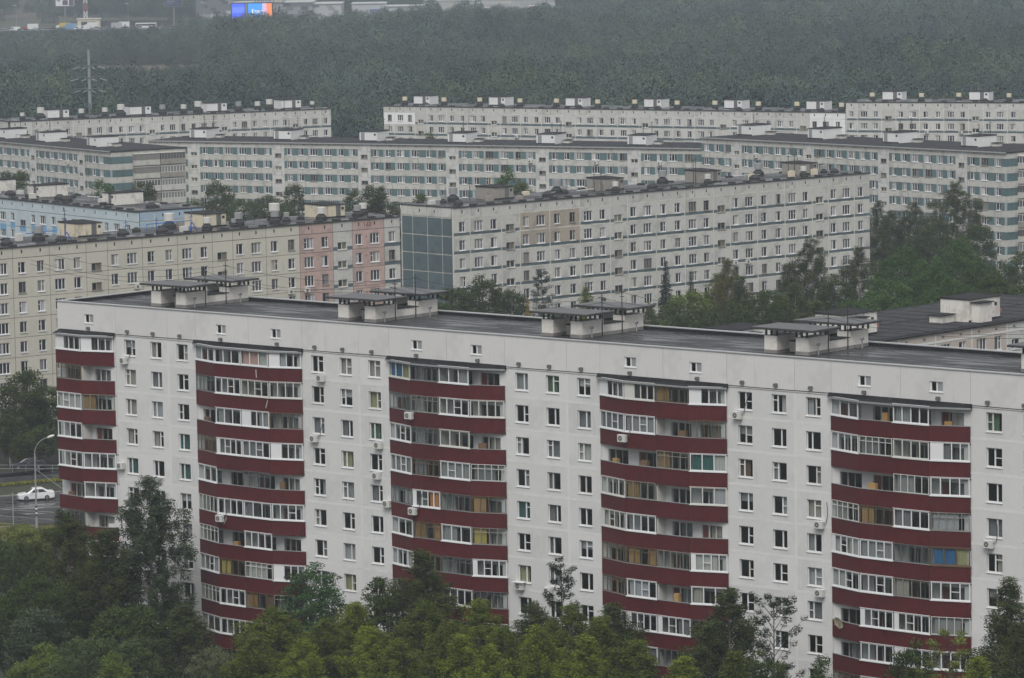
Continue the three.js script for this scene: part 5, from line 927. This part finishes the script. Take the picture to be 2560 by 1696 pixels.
  // street lamp with striped foot
  const lamp = thing('street_lamp', 'tall grey street lamp with a curved arm above the white car', 'street lamp', -57.6, 0, -485);
  part('pole', new Geo().tube([[0, 1.2, 0], [0, 9.2, 0]], 0.11, 0.085, 8).build(), M.galv, lamp); part('foot', new Geo().cyl(0, 0, 0, 1.25, 0.17, 0.15, 10).build(), M.galv, lamp);
  const arm = []; for (let k = 0; k <= 9; k++) { const t = k / 9 * 1.25; arm.push([1.9 * (1 - Math.cos(t)) * 1.15, 9.2 + 2.0 * Math.sin(t), 0]); } const tip = arm[9]; part('arm', new Geo().tube(arm, 0.06, 0.045, 6).build(), M.galv, lamp);
  { const g = new THREE.SphereGeometry(0.5, 14, 8); g.scale(1.0, 0.36, 0.44); const m = part('lamp_head', g, M.offwhite, lamp, tip[0] + 0.5, tip[1] + 0.12, 0); m.rotation.z = 0.32; }
  for (let k = 0; k < 5; k++) { const g = new THREE.CylinderGeometry(0.124, 0.128, 0.2, 10, 1, true); const m = part('warning_band', g, k % 2 ? M.white : M.black, lamp, 0, 1.7 + k * 0.26, 0); m.rotation.z = 0.35; }
  part('stay_wire', new Geo().tube([[0, 7.3, 0], [9.5, 1.0, 4]], 0.03, 0.03, 4).build(), M.galv, lamp); part('stay_wire', new Geo().tube([[0, 7.4, 0], [-3, 7.6, -1], [-6, 8.3, -2.4], [-11, 10.4, -4]], 0.025, 0.025, 4).build(), M.steel, lamp);
  const post = thing('metal_post', 'plain thin grey post on the dry verge near the street lamp', 'post', -60, 0, -481.7); part('shaft', new Geo().tube([[0, 0, 0], [0, 4.9, 0]], 0.07, 0.06, 7).build(), M.galv, post); part('cap', new Geo().cyl(0, 0, 4.9, 4.96, 0.09, 0.05, 8).build(), M.galv, post);
  const lamp2 = thing('street_lamp', 'low grey street lamp among trees before the white block', 'street lamp', -30.6, 0, -368.4);
  part('pole', new Geo().tube([[0, 0, 0], [0, 8, 0], [-0.5, 8.5, 0.1], [-1.2, 8.65, 0.2]], 0.09, 0.05, 7).build(), M.galv, lamp2); { const g = new THREE.SphereGeometry(0.45, 12, 8); g.scale(1, 0.3, 0.45); part('lamp_head', g, M.offwhite, lamp2, -1.5, 8.68, 0.24); }
  // pipe-rail fence along the far pavement
  const fe = thing('railing', 'low grey pipe railing between the street and the dark trees', 'fence', -70, 0, -534.8, -0.14); for (let k = 0; k < 9; k++) part('post', cached('rp', () => new Geo().tube([[0, 0, 0], [0, 1.0, 0]], 0.035, 0.035, 5).build()), M.galv, fe, k * 1.8, 0, 0); for (const y of [0.5, 0.98]) part('rail', new Geo().tube([[0, y, 0], [14.4, y, 0]], 0.03, 0.03, 5).build(), M.galv, fe);

  // saloon car
  function saloon(name, label, x, z, ry, paintMat, group) {
    const o = thing(name, label, 'car', x, 0.02, z, ry, group), side = [[-2.2, 0.32], [-2.22, 0.62], [-2.02, 0.76], [-1.15, 0.9], [-0.35, 1.4], [0.0, 1.47], [0.75, 1.45], [1.55, 1.04], [2.1, 0.99], [2.2, 0.72], [2.18, 0.34], [1.7, 0.24], [-1.8, 0.24]];
    const s = new THREE.Shape(side.map((q) => new THREE.Vector2(...q))), g = new THREE.ExtrudeGeometry(s, { depth: 1.42, bevelEnabled: true, bevelSize: 0.1, bevelThickness: 0.14, bevelSegments: 3 }); g.translate(0, 0, -0.71);
    { const p = g.attributes.position; for (let k = 0; k < p.count; k++) { const y = p.getY(k); if (y > 0.9) p.setZ(k, p.getZ(k) * (1 - 0.28 * Math.min(1, (y - 0.9) / 0.55))); } g.computeVertexNormals(); }
    part('body', g, paintMat, o);
    const dark = phys(C(0.012, 0.013, 0.015), { roughness: 0.08 });
    for (const zz of [-1, 1]) {
      const win = (poly) => { const q = new Geo(), zf = (y) => zz * (0.852 - 0.24 * Math.max(0, (y - 0.9) / 0.55)); const P = poly.map(([a, b]) => [a, b, zf(b) + zz * 0.012]); q.quad(...(zz > 0 ? P : P.slice().reverse())); return q.build(); };
      part('side_window', win([[-0.85, 0.97], [0.12, 0.99], [0.12, 1.38], [-0.28, 1.36]]), dark, o); part('side_window', win([[0.2, 0.99], [1.3, 1.04], [0.78, 1.38], [0.2, 1.39]]), dark, o);
      part('door_handle', box(-0.1, 0.1, 0.84, 0.87, zz > 0 ? 0.845 : -0.865, zz > 0 ? 0.865 : -0.845), M.white, o, 0.0, 0, 0); part('mirror', box(-0.72, -0.55, 0.93, 1.06, zz > 0 ? 0.84 : -1.0, zz > 0 ? 1.0 : -0.84), paintMat, o);
      for (const wx of [-1.35, 1.3]) { const w = part('wheel', cached('whl', () => { const c = new THREE.CylinderGeometry(0.31, 0.31, 0.2, 18); c.rotateX(Math.PI / 2); return c; }), M.black, o, wx, 0.31, zz * 0.76); part('rim', cached('rim', () => { const c = new THREE.CylinderGeometry(0.2, 0.2, 0.21, 14); c.rotateX(Math.PI / 2); return c; }), M.greyMetal, w); }
      part('headlight', box(-2.27, -2.0, 0.6, 0.74, zz > 0 ? 0.45 : -0.75, zz > 0 ? 0.75 : -0.45), phys(C(0.5, 0.5, 0.5), { roughness: 0.1, metalness: 0.5 }), o); part('tail_light', box(2.1, 2.3, 0.74, 0.92, zz > 0 ? 0.5 : -0.78, zz > 0 ? 0.78 : -0.5), std(C(0.25, 0.02, 0.02), { roughness: 0.3 }), o);
    }
    part('windscreen', new Geo().quad([-1.16, 0.93, 0.66], [-1.16, 0.93, -0.66], [-0.4, 1.41, -0.52], [-0.4, 1.41, 0.52]).build().translate(-0.12, 0.08, 0), dark, o); part('rear_window', new Geo().quad([1.5, 1.07, -0.62], [1.5, 1.07, 0.62], [0.85, 1.42, 0.5], [0.85, 1.42, -0.5]).build().translate(0.1, 0.09, 0), dark, o);
    part('grille', box(-2.34, -2.28, 0.36, 0.58, -0.45, 0.45), M.black, o); part('number_plate', box(-2.37, -2.34, 0.34, 0.44, -0.26, 0.26), M.white, o);
    return o;
  }
  const whitePaint = phys(C(0.72, 0.73, 0.73), { roughness: 0.3, clearcoat: 0.8, clearcoatRoughness: 0.08 });
  saloon('car', 'white saloon car driving on the wet street beside the white block', -60.5, -509.3, 0.28, whitePaint);
  saloon('parked_car', 'dark car parked under the trees across the street', -64.8, -537.6, 0.2, phys(C(0.012, 0.013, 0.02), { roughness: 0.3, clearcoat: 0.6 })); saloon('parked_car', 'red car parked under the trees beside the first balcony stack', -58.0, -538.6, 0.2, phys(C(0.18, 0.015, 0.015), { roughness: 0.35, clearcoat: 0.6 }));
}

// ---------- power pylon ----------
{
  const o = thing('power_pylon', 'grey tubular power pylon with three tiers of arms before the forest', 'pylon', -108.3, 0, -1055), g = M.galv, seg = [[0, 0.95], [10, 0.85], [20, 0.75], [28, 0.62], [36.7, 0.45]];
  part('pole', new Geo().tube(seg.map(([y]) => [0, y, 0]), 0.66, 0.34, 12).build(), std(C(0.27, 0.28, 0.295), { roughness: 0.6 }), o);
  for (const [y, w] of [[32.6, 3.6], [29.5, 4.3], [26.5, 3.6]]) {
    for (const s of [-1, 1]) { const a = part('cross_arm', new Geo().tube([[0, y, 0], [s * w * 0.6, y + 0.25, 0], [s * w, y - 0.05, 0]], 0.1, 0.06, 6).build(), std(C(0.14, 0.145, 0.15)), o); part('insulator', new Geo().tube([[s * w * 0.62, y - 0.2, 0], [s * (w + 0.5), y - 0.75, 0.6]], 0.09, 0.09, 6).build(), std(C(0.36, 0.38, 0.38), { roughness: 0.4 }), a); part('insulator', new Geo().tube([[s * 0.7, y - 0.35, 0.2], [s * w * 0.45, y - 0.75, 0.7]], 0.09, 0.09, 6).build(), std(C(0.36, 0.38, 0.38), { roughness: 0.4 }), a); }
    part('collar', new Geo().cyl(0, 0, y - 0.3, y + 0.1, 0.6, 0.6, 12).build(), M.greyMetal, o);
  }
}
// ---------- clearing, motorway, billboards, sheds, fields ----------
{
  const sheet = (name, x0, x1, z0, z1, y, mat) => { const g = new Geo(), nx = 8; for (let k = 0; k < nx; k++) { const a = x0 + (x1 - x0) * k / nx, b = x0 + (x1 - x0) * (k + 1) / nx, j = (q) => 6 * Math.sin(q * 0.31 + z0); g.quad([a, y, z1 + j(a)], [b, y, z1 + j(b)], [b, y, z0 + j(b * 1.3)], [a, y, z0 + j(a * 1.3)]); } return struct(name, g.build(), mat); };
  const straw = std(C(0.24, 0.19, 0.115), { map: T.grass, roughness: 1 }), soil = std(C(0.17, 0.12, 0.095), { map: T.grass, roughness: 1 }), mead = std(C(0.11, 0.125, 0.055), { map: T.grass, roughness: 1 });
  sheet('field', -235, -118, -1862, -1660, 0.03, straw);
  sheet('field', -520, -140, -2620, -2440, 0.05, mead); sheet('field', -560, -150, -2760, -2628, 0.06, soil); sheet('field', -620, -150, -2900, -2768, 0.05, mead); sheet('field', -700, -100, -3400, -2910, 0.06, soil); sheet('field', -150, -60, -2720, -2480, 0.04, straw); sheet('field', 230, 300, -2480, -2350, 0.04, straw);
  // motorway on a low bank
  const road = new Geo(), X0 = -420, X1 = 120; road.box(X0, X1, 0, 7.2, -2168, -2142); const way = struct('motorway', road.build(), std(C(0.085, 0.085, 0.09), { map: T.asphalt })); way.rotation.y = 0.0;
  const bar = thing('crash_barrier', 'grey steel crash barrier along the far motorway', 'barrier', X0, 7.2, -2141.5); for (let k = 0; k < 54; k++) part('post', cached('cbp', () => box(-0.06, 0.06, 0, 0.8, -0.05, 0.05)), M.galv, bar, k * 10 + 2, 0, 0); part('beam', box(0, X1 - X0, 0.5, 0.85, 0.05, 0.1), std(C(0.2, 0.22, 0.28)), bar);
  const br = thing('footbridge', 'short pale footbridge slab hanging out below the motorway', 'bridge', -212, 2.4, -2130); part('deck', new Geo().box(-11, 11, 3.0, 3.8, -2, 2).build(), M.offwhite, br); for (const s of [-1, 1]) { part('pier', box(s * 9 - 0.5, s * 9 + 0.5, 0, 3.0, -1, 1), M.offwhite, br); part('parapet', box(-11, 11, 3.8, 4.7, s * 1.8 - 0.1, s * 1.8 + 0.1), std(C(0.12, 0.16, 0.3)), br); }
  // vehicles in the queue: [type, px-wise x, lane z, colour, label]
  const col = { white: [0.75, 0.75, 0.74], blue: [0.16, 0.3, 0.45], yellow: [0.6, 0.42, 0.05], red: [0.4, 0.05, 0.04], dark: [0.04, 0.045, 0.06], silver: [0.4, 0.41, 0.42], navy: [0.03, 0.06, 0.16] }, vm = Object.fromEntries(Object.entries(col).map(([k, c]) => [k, phys(C(...c), { roughness: 0.35, clearcoat: 0.4 })])), glass = M.pane[0];
  const wheels = (o, l, w, ax) => { for (const x of ax) for (const z of [-1, 1]) part('wheel', cached('fwh', () => { const c = new THREE.CylinderGeometry(0.38, 0.38, 0.25, 10); c.rotateX(Math.PI / 2); return c; }), M.black, o, x, 0.38, z * (w / 2 - 0.1)); };
  function veh(type, x, z, c, label, group) {
    const o = thing(type === 'truck' ? 'lorry' : type === 'van' ? 'van' : type === 'bus' ? 'bus' : 'far_car', label, type === 'truck' ? 'lorry' : type === 'van' ? 'van' : type === 'bus' ? 'bus' : 'car', x, 7.22, z - 22, 0, group);
    if (type === 'truck') { part('cargo_box', new Geo().box(-1.8, 3.8, 0.9, 3.7, -1.25, 1.25).build(), vm[c[0]], o); part('cab', new Geo().prism([[-3.8, 1.15], [-2.0, 1.15], [-2.0, -1.15], [-3.8, -1.15]], 0.5, 2.7, [2.3, 2.8, 2.8, 2.3]).build(), vm[c[1]], o); part('windscreen', box(-3.82, -3.79, 1.5, 2.2, -1, 1), glass, o); part('chassis', box(-3.7, 3.7, 0.5, 0.88, -1, 1), M.black, o); wheels(o, 7, 2.4, [-3, 2, 3]); }
    else if (type === 'van') { part('body', new Geo().prism([[-2.8, 1], [2.8, 1], [2.8, -1], [-2.8, -1]], 0.35, 2, [1.1, 2.4, 2.4, 1.1]).box(-1.9, 2.8, 0.36, 2.42, -0.99, 0.99).build(), vm[c[0]], o); part('side_window', box(-1.8, -0.6, 1.4, 2.05, -1.01, 1.01), glass, o); wheels(o, 5, 2, [-1.9, 1.8]); }
    else if (type === 'bus') { part('body', box(-5.5, 5.5, 0.4, 3.0, -1.25, 1.25), vm[c[0]], o); part('window_band', box(-5.3, 5.3, 1.5, 2.4, -1.27, 1.27), glass, o); wheels(o, 11, 2.5, [-3.6, 3.2]); }
    else { part('body', new Geo().box(-2.15, 2.15, 0.3, 0.85, -0.88, 0.88).build(), vm[c[0]], o); part('cabin', new Geo().prism([[-1.0, 0.8], [1.5, 0.8], [1.5, -0.8], [-1.0, -0.8]], 0.85, 1.2, [1.42, 1.38, 1.38, 1.42]).build(), glass, o); part('car_roof', box(-0.7, 1.1, 1.43, 1.48, -0.72, 0.72), vm[c[0]], o); wheels(o, 4, 1.8, [-1.35, 1.35]); }
  }
  const q = 'motorway queue', xs = (px) => (px - 1280) / 10181.6 * 2155; // px measured on the photograph, converted to metres once
  veh('truck', xs(96), -2128, ['white', 'red'], 'white box lorry with a red cab on the far motorway', q); veh('van', xs(58), -2124, ['white'], 'white van with a flat side behind the red-cab lorry', q); veh('car', xs(116), -2123, ['white'], 'large white car just ahead of the red-cab lorry', q);
  veh('truck', xs(172), -2136, ['yellow', 'white'], 'yellow-topped lorry in the far motorway lane', q); veh('truck', xs(193), -2126, ['blue', 'blue'], 'light blue lorry beside the white vans', q); veh('van', xs(217), -2124, ['white'], 'first of two white vans ahead of the light blue lorry', q); veh('van', xs(232), -2123, ['white'], 'low white van directly under the white box lorry', q); veh('truck', xs(240), -2138, ['white', 'white'], 'white box lorry behind the pair of white vans', q);
  veh('truck', xs(305), -2126, ['silver', 'dark'], 'grey lorry with a dark cab on the motorway', q); veh('truck', xs(318), -2140, ['white', 'silver'], 'long white lorry beyond the grey one', q); veh('car', xs(352), -2124, ['dark'], 'dark car before the yellow taxi', q); veh('bus', xs(378), -2138, ['white'], 'white bus under the yellow taxi on the motorway', q); veh('car', xs(383), -2143, ['yellow'], 'yellow taxi on the far motorway lane', q);
  for (const px of [6, 11, 16, 21, 30, 36, 44, 70, 128, 136, 158, 166, 262, 270, 280, 286, 336, 344, 396, 403, 410, 418]) veh('car', xs(px), -2122 - (px % 5) * 3, ['white'], 'small white car in the far motorway queue', 'white cars in the motorway queue'); for (const px of [2, 25, 28, 50, 78, 84, 142, 148, 182, 206, 255, 295, 328, 362, 424, 432, 438, 445, 456]) veh('car', xs(px), -2124 - (px % 4) * 4, [px % 3 ? 'silver' : 'dark'], 'small grey car in the far motorway queue', 'grey cars in the motorway queue');
  // motorway lamps
  for (const px of [49, 330, 520]) { const o = thing('motorway_lamp', ['tall thin motorway lamp beside the tree clump', 'tall thin motorway lamp near the dark billboard', 'tall thin motorway lamp before the grey chequered shed'][[49, 330, 520].indexOf(px)], 'lamp post', xs(px), 7.2, -2169); part('pole', new Geo().tube([[0, 0, 0], [0, 13, 0]], 0.16, 0.1, 6).build(), M.galv, o); part('lamp_head', box(-1.6, 0.2, 13, 13.25, -0.3, 0.3), M.offwhite, o); }
  // billboards
  const board = (px, w, h, y, label, mat, z) => { const x = (px - 1280) / 10181.6 * z, o = thing('billboard', label, 'billboard', x, 0, -z); part('post', new Geo().tube([[0, 0, -0.4], [0, y, -0.4]], 0.5, 0.45, 8).build(), std(C(0.2, 0.17, 0.17)), o); part('frame', box(-w / 2 - 0.3, w / 2 + 0.3, y - 0.3, y + h + 0.3, -0.5, -0.02), M.greyMetal, o); part('poster', box(-w / 2, w / 2, y, y + h, 0, 0.05), mat, o); return o; };
  const b1 = board(179, 9.8, 4.0, 19.0, 'white billboard with a dark picture standing above the motorway', std(C(0.75, 0.75, 0.77)), 2190); part('poster_print', box(-1.2, 1.6, 19.5, 22.1, 0.051, 0.07), std(C(0.09, 0.05, 0.08)), b1); part('poster_print', box(2.2, 4.7, 19.1, 22.9, 0.051, 0.07), std(C(0.1, 0.09, 0.14)), b1); part('poster_print', box(-4.3, -2.4, 21.5, 22.4, 0.051, 0.07), std(C(0.2, 0.22, 0.3)), b1);
  const b2 = board(450, 8.8, 3.8, 17.9, 'dark blue billboard beside the grey chequered shed', std(C(0.035, 0.04, 0.11)), 2190); part('poster_print', box(-3.6, 0.6, 20.4, 20.8, 0.051, 0.07), std(C(0.3, 0.3, 0.36)), b2); part('poster_print', box(-3.6, -0.6, 19.4, 19.7, 0.051, 0.07), std(C(0.3, 0.3, 0.36)), b2);
  { // red and white mast
    const x = (230 - 1280) / 10181.6 * 2195, o = thing('lattice_mast', 'red and white lattice mast beside the motorway kiosk', 'mast', x, 0, -2195); for (let k = 0; k < 7; k++) part('section', (() => { const g = new Geo(), w = 0.85; for (const [a, b] of [[-w, -w], [w, -w], [w, w], [-w, w]]) g.box(a - 0.12, a + 0.12, 0, 4, b - 0.12, b + 0.12); for (const s of [-1, 1]) g.tube([[-w, 0, s * w], [w, 4, s * w]], 0.1, 0.1, 4).tube([[w, 0, s * w], [-w, 4, s * w]], 0.1, 0.1, 4); return g.build(); })(), k % 2 ? std(C(0.65, 0.65, 0.63)) : std(C(0.38, 0.12, 0.09)), o, 0, k * 4, 0);
    const kiosk = thing('kiosk', 'low cream filling-station kiosk at the foot of the lattice mast', 'building', x + 2, 3.4, -2190); part('wall', box(-6, 6, 0, 8.2, -4, 0), M.houseCream, kiosk); part('roof', box(-6.4, 6.4, 8.2, 8.8, -4.4, 0.4), M.offwhite, kiosk); part('window', box(-4, 4, 5, 7, 0.001, 0.05), M.pane[1], kiosk);
  }
  // sheds: chequered facade panels
  const greys = [C(0.28, 0.29, 0.31), C(0.15, 0.16, 0.18), C(0.07, 0.075, 0.09), C(0.46, 0.47, 0.49)].map((c) => std(c, { roughness: 0.5 }));
  const px3 = (px, z) => (px - 1280) / 10181.6 * z;
  function shed(p0, p1, z, top, d, label, palette, cw, ch, base) { const a = px3(p0, z), b = px3(p1, z), o = thing('retail_shed', label, 'building', a, 0, -z), r = rng(p0); part('wall', box(0, b - a, 0, top, -d, 0), base ?? greys[0], o); part('roof', box(-0.4, b - a + 0.4, top, top + 0.4, -d - 0.4, 0.4), M.cap, o); if (cw) for (let y = Math.max(0, top - 16); y < top - ch * 0.6; y += ch) for (let x = 0; x < b - a - cw * 0.6; x += cw) if (r() < 0.6) part('cladding_panel', cached(['cl', cw, ch].join(), () => box(0.05, cw - 0.05, 0.05, ch - 0.05, 0, 0.12)), pick(palette, r), o, x + (Math.round(y / ch) % 2) * cw * 0.4, y, 0); return o; }
  shed(506, 592, 2200, 24, 40, 'dark grey chequered shed beside the blue screen', greys, 3.2, 1.7, greys[1]); shed(592, 704, 2205, 18.6, 30, 'grey shed wall directly behind the two bright screens', greys, 3.6, 1.8); const k2 = shed(704, 796, 2200, 18.4, 40, 'grey shed with a grid of dark glazing past the screens', [greys[2], greys[1]], 4.0, 2.0, greys[0]); shed(796, 868, 2204, 17.2, 40, 'paler grey chequered shed at the forest edge', [greys[3], greys[0], greys[1]], 3.6, 1.6, greys[3]); shed(894, 978, 2230, 16.3, 30, 'long low shed with a blue facade strip', [greys[0], greys[3], std(C(0.1, 0.15, 0.32))], 7, 2.2, greys[3]); shed(980, 1072, 2220, 14.8, 30, 'pale low shed with chequered cladding before the beige hall', [greys[3], greys[1], greys[0]], 5, 1.8, greys[3]); shed(1072, 1166, 2300, 15.4, 60, 'large beige hall behind the treetops', [std(C(0.42, 0.41, 0.39))], 9, 3, std(C(0.44, 0.43, 0.41))); shed(1166, 1275, 2330, 14.4, 60, 'long beige hall with a white lower strip', [std(C(0.52, 0.52, 0.5))], 12, 1.8, std(C(0.4, 0.39, 0.37))); shed(1272, 1400, 2360, 13.9, 50, 'pale grey hall beyond the red-roofed shop', [std(C(0.4, 0.41, 0.43))], 10, 2.4, std(C(0.36, 0.36, 0.37)));
  shed(1225, 1246, 2150, 14.9, 12, 'small red gable shop half hidden by trees', null, 0, 0, std(C(0.3, 0.06, 0.06))); shed(1338, 1380, 2180, 14.8, 14, 'small shop with a red roof and white front', null, 0, 0, std(C(0.33, 0.06, 0.06))); shed(1590, 1670, 2300, 19, 30, 'pale distant building low over the wood, first past the halls', [greys[3]], 5, 1.5, std(C(0.42, 0.42, 0.43))); shed(1680, 1760, 2320, 19.6, 30, 'pale distant building low over the wood, second past the halls', [greys[3], greys[0]], 5, 1.5, std(C(0.4, 0.4, 0.42))); shed(1860, 1955, 2350, 20, 30, 'pale distant building low over the wood, last before the open forest', [greys[3], std(C(0.55, 0.55, 0.55))], 6, 1.6, std(C(0.42, 0.42, 0.43)));
  // two bright screens
  const canvas = (draw, w, h) => { const c = document.createElement('canvas'); c.width = w; c.height = h; draw(c.getContext('2d'), w, h); const t = new THREE.CanvasTexture(c); t.colorSpace = THREE.SRGBColorSpace; return t; };
  const tA = canvas((g, w, h) => { g.fillStyle = '#3f62ff'; g.fillRect(0, 0, w, h); g.fillStyle = '#5478ff'; g.fillRect(0, h * 0.2, w, h * 0.4); g.fillStyle = '#86a0ff'; g.fillRect(w * 0.1, h * 0.28, w * 0.75, h * 0.03); g.fillRect(w * 0.1, h * 0.42, w * 0.8, h * 0.03); g.fillRect(w * 0.1, h * 0.52, w * 0.55, h * 0.03); g.fillStyle = '#3a55d8'; g.fillRect(w * 0.53, 0, w * 0.012, h); }, 256, 256);
  const tB = canvas((g, w, h) => { g.fillStyle = '#2f9cff'; g.fillRect(0, 0, w, h); g.fillStyle = '#ff8a52'; g.fillRect(w * 0.76, 0, w * 0.24, h); g.fillStyle = '#dcb8dc'; g.beginPath(); g.moveTo(w * 0.6, 0); g.lineTo(w * 0.77, 0); g.lineTo(w * 0.78, h * 0.45); g.lineTo(w * 0.86, h); g.lineTo(w * 0.6, h); g.fill(); g.fillStyle = '#ffffff'; g.font = 'bold 92px serif'; g.textBaseline = 'middle'; g.save(); g.beginPath(); g.rect(0, 0, w * 0.61, h); g.clip(); g.fillText('Езжай', w * 0.15, h * 0.52); g.restore(); }, 512, 256);
  const Z = 2150, y0 = 11.6, hh = 8.1, scr = (p0, p1, tex, label, tilt) => { const a = px3(p0, Z), b = px3(p1, Z), w = b - a, o = thing('led_screen', label, 'screen', (a + b) / 2, 0, -Z, tilt); part('housing', box(-w / 2 - 0.3, w / 2 + 0.3, y0 - 0.3, y0 + hh + 0.4, -1.2, -0.01), M.black, o); const g = new THREE.PlaneGeometry(w, hh), m = new THREE.MeshStandardMaterial({ color: 0x000000, emissive: 0xffffff, emissiveMap: tex, emissiveIntensity: 0.95, roughness: 0.5 }); part('display', g, m, o, 0, y0 + hh / 2, 0.02); for (const s of [-0.3, 0.3]) part('leg', box(s * w - 0.4, s * w + 0.4, 0, y0 - 0.3, -1, -0.2), M.greyMetal, o); const l = new THREE.RectAreaLight(tex === tA ? C(0.1, 0.2, 1) : C(0.35, 0.4, 0.9), 0.8, w, hh); l.position.set(0, y0 + hh / 2, 0.08); l.rotation.y = Math.PI; l.name = 'screen_glow'; o.add(l); };
  scr(594.5, 627.5, tA, 'smaller bright blue LED screen at the forest edge', 0.25); scr(634, 696, tB, 'larger LED screen with white lettering, pink and orange', -0.22);
  // roof lettering, only its lower parts are in the picture
  const sign = thing('roof_sign', 'blue and yellow roof letters above the bright screens, cut by the picture top', 'sign', px3(672, 2190), 18.9, -2188); let sx = -5.6; for (const [w, c] of [[1.6, 0], [1.7, 0], [1.5, 0], [1.6, 0], [1.8, 0], [1.6, 1], [1.6, 1], [1.5, 0]]) { part('letter', new Geo().box(0, 0.45, 0.6, 3.2, 0, 0.3).box(w - 0.45, w, 0.6, 3.2, 0, 0.3).box(0.45, w - 0.45, 1.6, 2.0, 0, 0.3).build(), std(c ? C(0.5, 0.38, 0.06) : C(0.04, 0.06, 0.25)), sign, sx + 5.6 - 4, 0, 0); sx += w + 0.5; } part('rack', box(-6, 12, 0, 0.5, 0, 0.3), M.greyMetal, sign);
}
renderer.render(scene, camera);
